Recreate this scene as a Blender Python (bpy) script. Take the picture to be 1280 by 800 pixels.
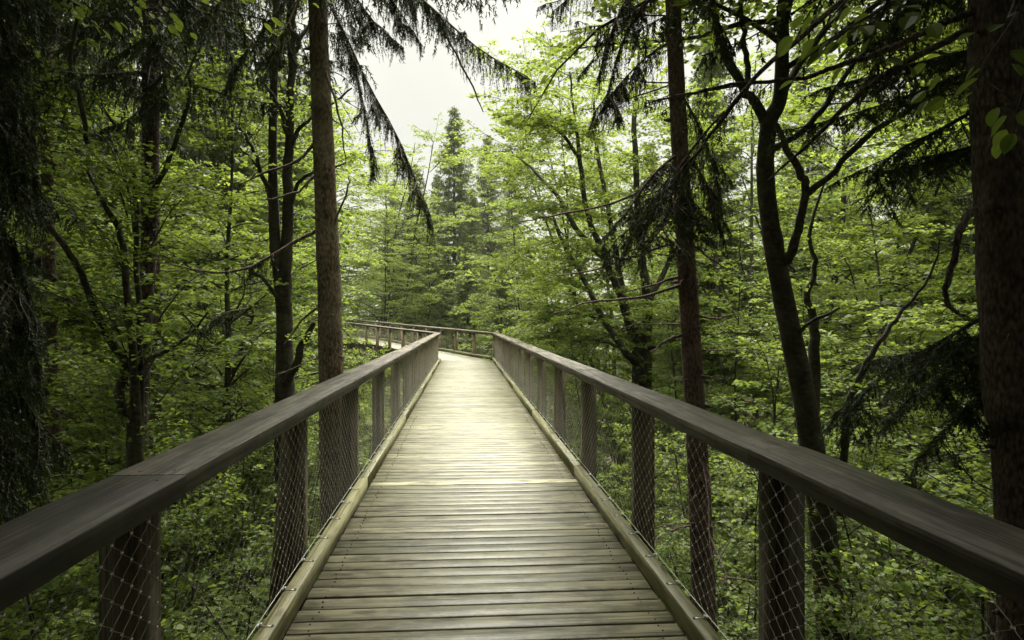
import bpy, math, random
import numpy as np
from math import radians as R

S = bpy.context.scene
C = S.collection
for o in list(bpy.data.objects):
    bpy.data.objects.remove(o)

# ------------------------------------------------------------------ camera
EYE = 1.65
YAW = R(4.02)
cam = bpy.data.objects.new('camera', bpy.data.cameras.new('camera'))
cam.data.lens = 24.0
cam.data.sensor_width = 36.0
cam.data.clip_start = 0.05
cam.data.clip_end = 3000
cam.location = (0, 0, EYE)
cam.rotation_euler = (R(90), 0, -YAW)
C.objects.link(cam)
S.camera = cam

# ------------------------------------------------------------------ sky and sun (bright overcast)
SUN_EL, SUN_AZ = R(56), R(8)          # azimuth from +Y towards +X
world = bpy.data.worlds.new("World")
S.world = world
world.use_nodes = True
nt = world.node_tree
nt.nodes.clear()
def N(nt, kind, **kw):
    n = nt.nodes.new(kind)
    for k, v in kw.items():
        if k in n.inputs.keys():
            n.inputs[k].default_value = v
        else:
            setattr(n, k, v)
    return n
sky = N(nt, 'ShaderNodeTexSky')
sky.sky_type = 'NISHITA'
sky.sun_disc = False
sky.sun_elevation = SUN_EL
sky.sun_rotation = SUN_AZ
hs = N(nt, 'ShaderNodeHueSaturation', Saturation=0.10, Value=1.0)
nt.links.new(sky.outputs[0], hs.inputs['Color'])
# overcast luminance: the cloud deck is about three times brighter overhead than at the horizon
geo = N(nt, 'ShaderNodeTexCoord')
sep = N(nt, 'ShaderNodeSeparateXYZ')
nt.links.new(geo.outputs['Generated'], sep.inputs[0])
mr = N(nt, 'ShaderNodeMapRange')
mr.inputs['From Min'].default_value = 0.0
mr.inputs['From Max'].default_value = 1.0
mr.inputs['To Min'].default_value = 0.215
mr.inputs['To Max'].default_value = 3.1
zp = N(nt, 'ShaderNodeMath', operation='POWER')
zp.use_clamp = True
zp.inputs[1].default_value = 4.5
nt.links.new(sep.outputs['Z'], zp.inputs[0])
nt.links.new(zp.outputs[0], mr.inputs['Value'])
cn = N(nt, 'ShaderNodeTexNoise')
cn.inputs['Scale'].default_value = 3.0
cn.inputs['Detail'].default_value = 4
nt.links.new(geo.outputs['Generated'], cn.inputs['Vector'])
cm = N(nt, 'ShaderNodeMapRange')
cm.inputs['From Min'].default_value = 0.3
cm.inputs['From Max'].default_value = 0.7
cm.inputs['To Min'].default_value = 0.86
cm.inputs['To Max'].default_value = 1.10
nt.links.new(cn.outputs[0], cm.inputs['Value'])
mm = N(nt, 'ShaderNodeMath', operation='MULTIPLY')
nt.links.new(mr.outputs[0], mm.inputs[0]); nt.links.new(cm.outputs[0], mm.inputs[1])
vm = N(nt, 'ShaderNodeVectorMath', operation='SCALE')
vm.inputs[0].default_value = (6.25, 6.2, 5.2)
nt.links.new(mm.outputs[0], vm.inputs['Scale'])
mx = N(nt, 'ShaderNodeMixRGB', blend_type='MIX')
mx.inputs[0].default_value = 0.9
nt.links.new(hs.outputs[0], mx.inputs[1]); nt.links.new(vm.outputs[0], mx.inputs[2])
bg = N(nt, 'ShaderNodeBackground', Strength=0.12)
nt.links.new(mx.outputs[0], bg.inputs['Color'])
wo = N(nt, 'ShaderNodeOutputWorld')
nt.links.new(bg.outputs[0], wo.inputs['Surface'])

sun = bpy.data.objects.new('sun', bpy.data.lights.new('sun', 'SUN'))
sun.data.energy = 2.2
sun.data.angle = R(35)
sun.data.color = (1.0, 0.97, 0.86)
sun.rotation_euler = (R(90) - SUN_EL, 0, math.pi - SUN_AZ)
C.objects.link(sun)

vs = S.view_settings
vs.view_transform = 'Standard'
vs.look = 'None'
vs.gamma = 1.0
vs.use_curve_mapping = False
vs.exposure = 2.0

cy = S.cycles
cy.max_bounces = 4
cy.diffuse_bounces = 2
cy.glossy_bounces = 2
cy.transmission_bounces = 3
cy.transparent_max_bounces = 4
cy.volume_bounces = 0
cy.caustics_reflective = False
cy.caustics_refractive = False
cy.sample_clamp_indirect = 4.0
cy.use_adaptive_sampling = True
cy.adaptive_threshold = 0.02
try:
    cy.use_denoising = True
    cy.denoiser = 'OPENIMAGEDENOISE'
    cy.denoising_input_passes = 'RGB_ALBEDO_NORMAL'
    cy.denoising_prefilter = 'NONE'
except Exception as e:
    print(e)

# ------------------------------------------------------------------ geometry helpers
F = 24.0 / 36.0 * 1280.0
FW = np.array([math.sin(YAW), math.cos(YAW), 0.0])
RT = np.array([math.cos(YAW), -math.sin(YAW), 0.0])
UP = np.array([0.0, 0.0, 1.0])
def P(px, py, d):
    """a point of the place, surveyed: bearing (px, py) seen from the eye, d metres ahead"""
    return np.array([0, 0, EYE]) + d * (FW + RT * (px - 640) / F + UP * (400 - py) / F)

def mesh_np(name, V, faces, tint=None, smooth=False):
    """faces: list of (M,k) int arrays"""
    me = bpy.data.meshes.new(name)
    V = np.asarray(V, np.float32).reshape(-1, 3)
    me.vertices.add(len(V))
    me.vertices.foreach_set('co', V.ravel())
    faces = [np.asarray(f, np.int32) for f in faces if len(f)]
    nl = sum(f.size for f in faces)
    npoly = sum(len(f) for f in faces)
    me.loops.add(nl)
    me.polygons.add(npoly)
    me.loops.foreach_set('vertex_index', np.concatenate([f.ravel() for f in faces]))
    tot = np.concatenate([np.full(len(f), f.shape[1], np.int32) for f in faces])
    st = np.concatenate([[0], np.cumsum(tot)[:-1]]).astype(np.int32)
    me.polygons.foreach_set('loop_start', st)
    if smooth:
        me.polygons.foreach_set('use_smooth', np.ones(npoly, bool))
    if tint is not None:
        a = me.attributes.new('tint', 'FLOAT', 'FACE')
        a.data.foreach_set('value', np.asarray(tint, np.float32))
    me.update(calc_edges=True)
    return me

class MB:
    """collects boxes, bars and tubes for ONE mesh"""
    def __init__(s):
        s.V = []; s.F4 = []; s.F3 = []; s.T4 = []; s.T3 = []; s.n = 0
    def add(s, V, f4=None, f3=None, t=0.5):
        V = np.asarray(V, float).reshape(-1, 3)
        if f4 is not None and len(f4):
            f4 = np.asarray(f4, int); s.F4.append(f4 + s.n); s.T4.append(np.broadcast_to(np.asarray(t, float), (len(f4),)))
        if f3 is not None and len(f3):
            f3 = np.asarray(f3, int); s.F3.append(f3 + s.n); s.T3.append(np.broadcast_to(np.asarray(t, float), (len(f3),)))
        s.V.append(V); s.n += len(V)
    def hexa(s, c8, bevel=0.0, t=0.5):
        """8 corners: bottom 0-3 ccw, top 4-7"""
        c8 = np.asarray(c8, float)
        if bevel <= 0:
            s.add(c8, [[3,2,1,0],[4,5,6,7],[0,1,5,4],[1,2,6,5],[2,3,7,6],[3,0,4,7]], t=t); return
        cen = c8.mean(0)
        # chamfered top edges: shrink ring
        b = c8[:4]; tp = c8[4:]
        tc = tp.mean(0)
        up = (tp.mean(0) - b.mean(0)); h = np.linalg.norm(up); up /= h
        low = tp - up * bevel
        ring = []
        for i in range(4):
            p, q = tp[(i-1) % 4], tp[(i+1) % 4]
            a1 = (p - tp[i]); a1 /= max(np.linalg.norm(a1), 1e-6)
            a2 = (q - tp[i]); a2 /= max(np.linalg.norm(a2), 1e-6)
            ring.append(tp[i] + (a1 + a2) * bevel)
        V = np.vstack([b, low, ring])
        f = [[3,2,1,0],[8,9,10,11]]
        for i in range(4):
            j = (i+1) % 4
            f.append([i, j, 4+j, 4+i]); f.append([4+i, 4+j, 8+j, 8+i])
        s.add(V, f, t=t)
    def box(s, x0, x1, y0, y1, z0, z1, bevel=0.0, t=0.5):
        s.hexa([(x0,y0,z0),(x1,y0,z0),(x1,y1,z0),(x0,y1,z0),(x0,y0,z1),(x1,y0,z1),(x1,y1,z1),(x0,y1,z1)], bevel, t)
    def tube(s, pts, rad, n=6, t=0.5, cap=True, rough=0.0, rng=None):
        pts = np.asarray(pts, float); m = len(pts)
        rad = np.broadcast_to(np.asarray(rad, float), (m,))
        tg = np.gradient(pts, axis=0)
        tg /= np.linalg.norm(tg, axis=1)[:, None] + 1e-9
        ref = np.array([0.0, 0, 1]) if abs(tg[:, 2]).mean() < 0.8 else np.array([1.0, 0, 0])
        a = np.cross(tg, ref); a /= np.linalg.norm(a, axis=1)[:, None] + 1e-9
        b = np.cross(tg, a)
        th = np.arange(n) / n * 2 * math.pi
        rr = rad[:, None] * np.ones((m, n))
        if rough > 0 and rng is not None:
            rr = rr * (1 + rough * rng.standard_normal((m, n)))
        V = pts[:, None, :] + rr[..., None] * (np.cos(th)[None, :, None] * a[:, None, :] + np.sin(th)[None, :, None] * b[:, None, :])
        i = np.arange(m - 1)[:, None] * n; j = np.arange(n)[None, :]; j2 = (j + 1) % n
        f = np.stack([i + j, i + n + j, i + n + j2, i + j2], -1).reshape(-1, 4)
        s.add(V.reshape(-1, 3), f, t=t)
    def build(s, name, mat, parent=None, smooth=False, mesh_only=False):
        fs, ts = [], []
        if s.F4: fs.append(np.vstack(s.F4)); ts.append(np.concatenate(s.T4))
        if s.F3: fs.append(np.vstack(s.F3)); ts.append(np.concatenate(s.T3))
        me = mesh_np(name, np.vstack(s.V), fs, np.concatenate(ts), smooth)
        me.materials.append(mat)
        if mesh_only: return me
        return link(name, me, parent)

def link(name, me, parent=None):
    o = bpy.data.objects.new(name, me)
    C.objects.link(o)
    if parent is not None: o.parent = parent
    return o
def thing(name, label, cat, loc=(0,0,0), rotz=0.0, group=None):
    o = bpy.data.objects.new(name, None)
    o.empty_display_size = 0.3
    C.objects.link(o)
    o.location = loc; o.rotation_euler = (0, 0, rotz)
    o['label'] = label; o['category'] = cat
    if group: o['group'] = group
    return o

# ------------------------------------------------------------------ materials
def newmat(name):
    m = bpy.data.materials.new(name); m.use_nodes = True
    nt = m.node_tree; nt.nodes.clear()
    out = nt.nodes.new('ShaderNodeOutputMaterial')
    return m, nt, out
def ramp(nt, stops):
    r = nt.nodes.new('ShaderNodeValToRGB')
    e = r.color_ramp.elements
    while len(e) < len(stops): e.new(0.5)
    for i, (p, c) in enumerate(stops):
        e[i].position = p; e[i].color = (*c, 1)
    return r

def wood_mat(name, along, dark, light, lo=0.41, hi=0.58, moss=None, moss_amt=0.0, rough=0.6, stain=0.5, spec=0.4, bump=0.4, edge=None):
    """weathered timber; grain runs along the object axis `along` (0=x 1=y 2=z)"""
    m, nt, out = newmat(name)
    L = nt.links
    tc = nt.nodes.new('ShaderNodeTexCoord')
    at = nt.nodes.new('ShaderNodeAttribute'); at.attribute_name = 'tint'
    # shift the grain per board
    off = nt.nodes.new('ShaderNodeVectorMath'); off.operation = 'SCALE'
    off.inputs[0].default_value = (37.0, 53.0, 29.0)
    L.new(at.outputs['Fac'], off.inputs['Scale'])
    add = nt.nodes.new('ShaderNodeVectorMath'); add.operation = 'ADD'
    L.new(tc.outputs['Object'], add.inputs[0]); L.new(off.outputs[0], add.inputs[1])
    sc = [115.0, 115.0, 115.0]; sc[along] = 1.7
    mp = nt.nodes.new('ShaderNodeMapping'); mp.inputs['Scale'].default_value = sc
    L.new(add.outputs[0], mp.inputs['Vector'])
    grain = nt.nodes.new('ShaderNodeTexNoise')
    grain.inputs['Scale'].default_value = 1.0; grain.inputs['Detail'].default_value = 3; grain.inputs['Roughness'].default_value = 0.6
    grain.inputs['Distortion'].default_value = 0.6
    L.new(mp.outputs[0], grain.inputs['Vector'])
    # broad growth-ring bands under the fine fibre
    bs = [15.0, 15.0, 15.0]; bs[along] = 0.9
    bm = nt.nodes.new('ShaderNodeMapping'); bm.inputs['Scale'].default_value = bs
    L.new(add.outputs[0], bm.inputs['Vector'])
    band = nt.nodes.new('ShaderNodeTexNoise'); band.inputs['Scale'].default_value = 1.0; band.inputs['Detail'].default_value = 4; band.inputs['Roughness'].default_value = 0.6
    band.inputs['Distortion'].default_value = 0.8
    L.new(bm.outputs[0], band.inputs['Vector'])
    gm = nt.nodes.new('ShaderNodeMixRGB'); gm.inputs[0].default_value = 0.5
    L.new(grain.outputs[0], gm.inputs[1]); L.new(band.outputs[0], gm.inputs[2])
    r = ramp(nt, [(lo, dark), (hi, light)])
    L.new(gm.outputs[0], r.inputs[0])
    # drying cracks along the grain
    ks = [42.0, 42.0, 42.0]; ks[along] = 0.75
    km = nt.nodes.new('ShaderNodeMapping'); km.inputs['Scale'].default_value = ks; km.inputs['Location'].default_value = (3.1, 7.7, 1.3)
    L.new(add.outputs[0], km.inputs['Vector'])
    kn = nt.nodes.new('ShaderNodeTexNoise'); kn.inputs['Scale'].default_value = 1.0; kn.inputs['Detail'].default_value = 2
    L.new(km.outputs[0], kn.inputs['Vector'])
    kr = ramp(nt, [(0.36, (1, 1, 1)), (0.40, (0, 0, 0))]); L.new(kn.outputs[0], kr.inputs[0])
    # knots
    vs_ = [7.0, 7.0, 7.0]; vs_[along] = 2.2
    vm_ = nt.nodes.new('ShaderNodeMapping'); vm_.inputs['Scale'].default_value = vs_
    L.new(add.outputs[0], vm_.inputs['Vector'])
    vo = nt.nodes.new('ShaderNodeTexVoronoi'); vo.inputs['Scale'].default_value = 1.0; vo.inputs['Randomness'].default_value = 1.0
    L.new(vm_.outputs[0], vo.inputs['Vector'])
    vr = ramp(nt, [(0.15, (1, 1, 1)), (0.22, (0, 0, 0))]); L.new(vo.outputs['Distance'], vr.inputs[0])
    mk = nt.nodes.new('ShaderNodeMixRGB'); mk.blend_type = 'ADD'; mk.inputs[0].default_value = 1.0; mk.use_clamp = True
    L.new(kr.outputs[0], mk.inputs[1]); L.new(vr.outputs[0], mk.inputs[2])
    # per board value
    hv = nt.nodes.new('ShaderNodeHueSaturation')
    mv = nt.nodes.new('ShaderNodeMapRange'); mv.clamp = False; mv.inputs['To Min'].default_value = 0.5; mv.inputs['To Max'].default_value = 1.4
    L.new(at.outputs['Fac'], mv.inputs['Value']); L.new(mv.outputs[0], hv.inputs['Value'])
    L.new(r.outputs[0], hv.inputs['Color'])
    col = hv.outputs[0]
    # blotchy damp stains
    st = nt.nodes.new('ShaderNodeTexNoise'); st.inputs['Scale'].default_value = 2.3; st.inputs['Detail'].default_value = 5; st.inputs['Roughness'].default_value = 0.7
    ssc = [3.2, 3.2, 3.2]; ssc[along] = 1.7
    sm = nt.nodes.new('ShaderNodeMapping'); sm.inputs['Scale'].default_value = ssc
    L.new(add.outputs[0], sm.inputs['Vector']); L.new(sm.outputs[0], st.inputs['Vector'])
    sr = ramp(nt, [(0.46, (0,0,0)), (0.62, (1,1,1))])
    L.new(st.outputs[0], sr.inputs[0])
    mxs = nt.nodes.new('ShaderNodeMixRGB'); mxs.blend_type = 'MULTIPLY'
    ms = nt.nodes.new('ShaderNodeMath'); ms.operation = 'MULTIPLY'; ms.inputs[1].default_value = stain
    L.new(sr.outputs[0], ms.inputs[0]); L.new(ms.outputs[0], mxs.inputs[0])
    L.new(col, mxs.inputs[1]); mxs.inputs[2].default_value = (0.32, 0.29, 0.27, 1)
    col = mxs.outputs[0]
    mkm = nt.nodes.new('ShaderNodeMixRGB'); mkm.blend_type = 'MULTIPLY'
    mkf = nt.nodes.new('ShaderNodeMath'); mkf.operation = 'MULTIPLY'; mkf.inputs[1].default_value = 0.8
    L.new(mk.outputs[0], mkf.inputs[0]); L.new(mkf.outputs[0], mkm.inputs[0]); L.new(col, mkm.inputs[1]); mkm.inputs[2].default_value = (0.30, 0.25, 0.20, 1)
    col = mkm.outputs[0]
    if moss:
        mn = nt.nodes.new('ShaderNodeTexNoise'); mn.inputs['Scale'].default_value = 0.55; mn.inputs['Detail'].default_value = 6; mn.inputs['Roughness'].default_value = 0.72
        L.new(tc.outputs['Object'], mn.inputs['Vector'])
        mrp = ramp(nt, [(0.42, (0,0,0)), (0.66, (1,1,1))]); L.new(mn.outputs[0], mrp.inputs[0])
        mf = nt.nodes.new('ShaderNodeMath'); mf.operation = 'MULTIPLY'; mf.inputs[1].default_value = moss_amt
        L.new(mrp.outputs[0], mf.inputs[0])
        mm_ = nt.nodes.new('ShaderNodeMixRGB'); L.new(mf.outputs[0], mm_.inputs[0]); L.new(col, mm_.inputs[1]); mm_.inputs[2].default_value = (*moss, 1)
        col = mm_.outputs[0]
    p = nt.nodes.new('ShaderNodeBsdfPrincipled')
    L.new(col, p.inputs['Base Color'])
    rr = nt.nodes.new('ShaderNodeMapRange'); rr.inputs['To Min'].default_value = rough + 0.12; rr.inputs['To Max'].default_value = rough - 0.12
    L.new(grain.outputs[0], rr.inputs['Value']); L.new(rr.outputs[0], p.inputs['Roughness'])
    p.inputs['Specular IOR Level'].default_value = spec
    bp = nt.nodes.new('ShaderNodeBump'); bp.inputs['Strength'].default_value = bump; bp.inputs['Distance'].default_value = 0.004
    L.new(gm.outputs[0], bp.inputs['Height']); L.new(bp.outputs[0], p.inputs['Normal'])
    L.new(p.outputs[0], out.inputs['Surface'])
    return m

def bark_mat(name, dark, light, scale=(14, 14, 5), lichen=None, lichen_amt=0.4, bump=0.8, dist=0.02):
    m, nt, out = newmat(name); L = nt.links
    tc = nt.nodes.new('ShaderNodeTexCoord')
    mp = nt.nodes.new('ShaderNodeMapping'); mp.inputs['Scale'].default_value = scale
    L.new(tc.outputs['Object'], mp.inputs['Vector'])
    v = nt.nodes.new('ShaderNodeTexVoronoi'); v.inputs['Scale'].default_value = 2.2
    n = nt.nodes.new('ShaderNodeTexNoise'); n.inputs['Scale'].default_value = 1.5; n.inputs['Detail'].default_value = 7; n.inputs['Roughness'].default_value = 0.7
    L.new(mp.outputs[0], n.inputs['Vector'])
    ds = nt.nodes.new('ShaderNodeMixRGB'); ds.inputs[0].default_value = 0.25
    L.new(mp.outputs[0], ds.inputs[1]); L.new(n.outputs['Color'], ds.inputs[2])
    L.new(ds.outputs[0], v.inputs['Vector'])
    mul = nt.nodes.new('ShaderNodeMath'); mul.operation = 'MULTIPLY_ADD'; mul.inputs[1].default_value = 0.5
    L.new(v.outputs['Distance'], mul.inputs[0]); L.new(n.outputs[0], mul.inputs[2])
    r = ramp(nt, [(0.45, light), (0.95, dark)]); L.new(mul.outputs[0], r.inputs[0])
    col = r.outputs[0]
    big = nt.nodes.new('ShaderNodeTexNoise'); big.inputs['Scale'].default_value = 2.6; big.inputs['Detail'].default_value = 5; big.inputs['Roughness'].default_value = 0.7
    L.new(tc.outputs['Object'], big.inputs['Vector'])
    br = ramp(nt, [(0.36, (0.55, 0.53, 0.52)), (0.64, (1.25, 1.22, 1.18))]); L.new(big.outputs[0], br.inputs[0])
    bm = nt.nodes.new('ShaderNodeMixRGB'); bm.blend_type = 'MULTIPLY'; bm.inputs[0].default_value = 1.0
    L.new(col, bm.inputs[1]); L.new(br.outputs[0], bm.inputs[2]); col = bm.outputs[0]
    if lichen:
        ln = nt.nodes.new('ShaderNodeTexNoise'); ln.inputs['Scale'].default_value = 1.3; ln.inputs['Detail'].default_value = 6
        L.new(tc.outputs['Object'], ln.inputs['Vector'])
        lr = ramp(nt, [(0.5, (0,0,0)), (0.7, (1,1,1))]); L.new(ln.outputs[0], lr.inputs[0])
        lf = nt.nodes.new('ShaderNodeMath'); lf.operation = 'MULTIPLY'; lf.inputs[1].default_value = lichen_amt; L.new(lr.outputs[0], lf.inputs[0])
        lm = nt.nodes.new('ShaderNodeMixRGB'); L.new(lf.outputs[0], lm.inputs[0]); L.new(col, lm.inputs[1]); lm.inputs[2].default_value = (*lichen, 1)
        col = lm.outputs[0]
    p = nt.nodes.new('ShaderNodeBsdfPrincipled'); p.inputs['Roughness'].default_value = 0.85; p.inputs['Specular IOR Level'].default_value = 0.2
    L.new(col, p.inputs['Base Color'])
    bp = nt.nodes.new('ShaderNodeBump'); bp.inputs['Strength'].default_value = bump; bp.inputs['Distance'].default_value = dist; bp.invert = True
    L.new(mul.outputs[0], bp.inputs['Height']); L.new(bp.outputs[0], p.inputs['Normal'])
    L.new(p.outputs[0], out.inputs['Surface'])
    return m

def leaf_mat(name, c_dark, c_light, trans=0.4, tcol=None, rough=0.5, spec=0.22):
    m, nt, out = newmat(name); L = nt.links
    at = nt.nodes.new('ShaderNodeAttribute'); at.attribute_name = 'tint'
    oi = nt.nodes.new('ShaderNodeObjectInfo')
    ad = nt.nodes.new('ShaderNodeMath'); ad.operation = 'MULTIPLY_ADD'; ad.inputs[1].default_value = 0.25
    L.new(oi.outputs['Random'], ad.inputs[0]); L.new(at.outputs['Fac'], ad.inputs[2])
    r = ramp(nt, [(0.05, c_dark), (1.05, c_light)]); L.new(ad.outputs[0], r.inputs[0])
    p = nt.nodes.new('ShaderNodeBsdfPrincipled'); p.inputs['Roughness'].default_value = rough; p.inputs['Specular IOR Level'].default_value = spec
    L.new(r.outputs[0], p.inputs['Base Color'])
    if trans > 0:
        t = nt.nodes.new('ShaderNodeBsdfTranslucent')
        tm = nt.nodes.new('ShaderNodeMixRGB'); tm.blend_type = 'MULTIPLY'; tm.inputs[0].default_value = 1.0
        L.new(r.outputs[0], tm.inputs[1]); tm.inputs[2].default_value = (*(tcol or (1.8, 1.66, 0.95)), 1)
        L.new(tm.outputs[0], t.inputs['Color'])
        mx = nt.nodes.new('ShaderNodeMixShader'); mx.inputs[0].default_value = trans
        L.new(p.outputs[0], mx.inputs[1]); L.new(t.outputs[0], mx.inputs[2])
        L.new(mx.outputs[0], out.inputs['Surface'])
    else:
        L.new(p.outputs[0], out.inputs['Surface'])
    return m

M = {}
M['deck'] = wood_mat('weathered_deck_timber', 0, (0.098, 0.091, 0.055), (0.345, 0.328, 0.212), moss=(0.11, 0.115, 0.042), moss_amt=0.3, rough=0.46, stain=0.8, spec=0.5, bump=0.6, lo=.33, hi=.64)
M['kerb'] = wood_mat('weathered_kerb_timber', 1, (0.17, 0.16, 0.085), (0.36, 0.34, 0.185), moss=(0.12, 0.14, 0.04), moss_amt=0.5, rough=0.55, stain=0.4)
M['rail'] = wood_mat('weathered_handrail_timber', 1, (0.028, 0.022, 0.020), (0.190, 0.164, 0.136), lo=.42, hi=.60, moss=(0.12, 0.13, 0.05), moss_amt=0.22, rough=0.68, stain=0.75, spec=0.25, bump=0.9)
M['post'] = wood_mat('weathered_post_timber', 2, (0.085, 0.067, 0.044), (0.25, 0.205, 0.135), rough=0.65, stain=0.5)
m, nt_, out_ = newmat('rusty_screw')
p_ = nt_.nodes.new('ShaderNodeBsdfPrincipled')
p_.inputs['Base Color'].default_value = (0.03, 0.025, 0.02, 1); p_.inputs['Roughness'].default_value = 0.6
nt_.links.new(p_.outputs[0], out_.inputs['Surface']); M['screw'] = m
M['beam'] = wood_mat('stringer_timber', 1, (0.07, 0.06, 0.04), (0.16, 0.13, 0.09), rough=0.7, stain=0.4)
m, nt_, out_ = newmat('stainless_steel')
p_ = nt_.nodes.new('ShaderNodeBsdfPrincipled')
p_.inputs['Base Color'].default_value = (0.62, 0.62, 0.60, 1); p_.inputs['Metallic'].default_value = 0.85; p_.inputs['Roughness'].default_value = 0.38
nt_.links.new(p_.outputs[0], out_.inputs['Surface']); M['steel'] = m
m, nt_, out_ = newmat('dull_wire')
p_ = nt_.nodes.new('ShaderNodeBsdfPrincipled')
p_.inputs['Base Color'].default_value = (0.36, 0.34, 0.30, 1); p_.inputs['Metallic'].default_value = 0.4; p_.inputs['Roughness'].default_value = 0.5
nt_.links.new(p_.outputs[0], out_.inputs['Surface']); M['wire'] = m
M['grey_bark'] = bark_mat('greyish_spruce_bark', (0.085, 0.064, 0.050), (0.36, 0.29, 0.23), (24, 24, 11), (0.26, 0.25, 0.19), 0.5, bump=1.0)
M['spruce_bark'] = bark_mat('spruce_bark', (0.060, 0.040, 0.036), (0.26, 0.18, 0.165), (28, 28, 12), (0.16, 0.165, 0.12), 0.35)
M['dark_bark'] = bark_mat('dark_spruce_bark', (0.036, 0.027, 0.026), (0.185, 0.145, 0.138), (26, 26, 10), (0.09, 0.09, 0.075), 0.25, bump=1.0, dist=0.03)
M['beech_bark'] = bark_mat('beech_bark', (0.032, 0.030, 0.024), (0.085, 0.08, 0.062), (9, 9, 14), (0.075, 0.085, 0.045), 0.5, bump=0.4, dist=0.008)
M['beech_leaf'] = leaf_mat('beech_leaf', (0.064, 0.108, 0.024), (0.222, 0.295, 0.074), 0.50)
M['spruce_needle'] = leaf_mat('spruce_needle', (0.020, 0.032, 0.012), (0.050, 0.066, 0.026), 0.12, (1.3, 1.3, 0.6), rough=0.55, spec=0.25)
M['hazed_needle'] = leaf_mat('hazed_spruce_needle', (0.085, 0.118, 0.043), (0.185, 0.23, 0.09), 0.4, (1.3, 1.3, 0.6), rough=0.55, spec=0.3)  # needles paled in colour to imitate haze on distant spruces
M['herb'] = leaf_mat('undergrowth_leaf', (0.030, 0.052, 0.014), (0.085, 0.125, 0.030), 0.35)

def ground_mat():
    m, nt, out = newmat('forest_floor'); L = nt.links
    tc = nt.nodes.new('ShaderNodeTexCoord')
    n1 = nt.nodes.new('ShaderNodeTexNoise'); n1.inputs['Scale'].default_value = 0.5; n1.inputs['Detail'].default_value = 8
    n2 = nt.nodes.new('ShaderNodeTexNoise'); n2.inputs['Scale'].default_value = 14; n2.inputs['Detail'].default_value = 6
    L.new(tc.outputs['Object'], n1.inputs['Vector']); L.new(tc.outputs['Object'], n2.inputs['Vector'])
    a = ramp(nt, [(0.35, (0.035, 0.025, 0.014)), (0.7, (0.12, 0.085, 0.05))]); L.new(n2.outputs[0], a.inputs[0])
    b = ramp(nt, [(0.45, (0,0,0)), (0.6, (1,1,1))]); L.new(n1.outputs[0], b.inputs[0])
    mx = nt.nodes.new('ShaderNodeMixRGB'); L.new(b.outputs[0], mx.inputs[0]); L.new(a.outputs[0], mx.inputs[1]); mx.inputs[2].default_value = (0.04, 0.055, 0.018, 1)
    p = nt.nodes.new('ShaderNodeBsdfPrincipled'); p.inputs['Roughness'].default_value = 0.95
    L.new(mx.outputs[0], p.inputs['Base Color'])
    bp = nt.nodes.new('ShaderNodeBump'); bp.inputs['Strength'].default_value = 0.7; bp.inputs['Distance'].default_value = 0.08
    L.new(n2.outputs[0], bp.inputs['Height']); L.new(bp.outputs[0], p.inputs['Normal'])
    L.new(p.outputs[0], out.inputs['Surface'])
    return m
M['ground'] = ground_mat()

# ------------------------------------------------------------------ ground
def gz(x, y):
    r = np.hypot(x, y)
    return -8.0 + 0.5*np.sin(x*0.11+1)*np.cos(y*0.09) + 0.25*np.sin(x*0.31+y*0.23) + 0.05*np.maximum(r-45, 0)*np.exp(-np.maximum(r-45,0)/200)
def make_ground():
    g = np.concatenate([-np.geomspace(1500, 64, 14), np.linspace(-60, 60, 61), np.geomspace(64, 1500, 14)])
    X, Y = np.meshgrid(g, g)
    n = len(g)
    V = np.stack([X, Y, gz(X, Y)], -1).reshape(-1, 3)
    i = np.arange(n-1)[:, None]*n; j = np.arange(n-1)[None, :]
    f = np.stack([i+j, i+j+1, i+n+j+1, i+n+j], -1).reshape(-1, 4)
    me = mesh_np('ground', V, [f], smooth=True); me.materials.append(M['ground'])
    o = link('ground', me); o['kind'] = 'structure'; o['label'] = 'leaf littered forest floor far below the boardwalk'
make_ground()

# ------------------------------------------------------------------ boardwalk
XL, XR = -0.93, 1.15
W = XR - XL
YEND = 28.0
MIT = W * math.tan(R(22.4) / 2)
HEAD = R(22.4)
RISE = math.atan(0.023)
rng = np.random.default_rng(7)

def deck_boards(mb, ys, ye, xl, xr, mitre, sect, rng):
    """boards across the walk from ys to ye; mitre(y) -> (xl, xr) limits"""
    y = ys; k = 0
    while y < ye:
        w = 0.138 + rng.uniform(-0.004, 0.004)
        g = rng.choice([0.008, 0.012, 0.016, 0.022], p=[.3, .35, .25, .1])
        y1 = min(y + w, ye)
        a0, b0 = mitre(y); a1, b1 = mitre(y1)
        jl, jr = rng.uniform(-0.02, 0.0), rng.uniform(0.0, 0.02)
        if b0 - a0 > 0.03 or b1 - a1 > 0.03:
            dz = rng.uniform(-0.003, 0.002); tz = rng.uniform(-0.002, 0.002)
            t = np.clip(rng.normal(0.5, 0.25), -.05, 1.05)
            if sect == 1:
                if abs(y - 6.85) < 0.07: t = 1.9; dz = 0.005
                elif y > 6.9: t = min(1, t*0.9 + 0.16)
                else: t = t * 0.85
            c = [(a0+jl, y, -0.045+dz), (b0+jr, y, -0.045+dz), (b1+jr, y1, -0.045+dz), (a1+jl, y1, -0.045+dz),
                 (a0+jl, y, dz-tz), (b0+jr, y, dz+tz), (b1+jr, y1, dz+tz), (a1+jl, y1, dz-tz)]
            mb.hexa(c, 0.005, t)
        y = y1 + g; k += 1

def sec1_lim(y):
    if y > YEND - MIT:
        return XL + (y - (YEND - MIT)) / MIT * W, XR
    return XL, XR
def sec2_lim(y):
    if y < MIT:
        return -W * max(y, 0) / MIT, 0.0
    return -W, 0.0

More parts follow.
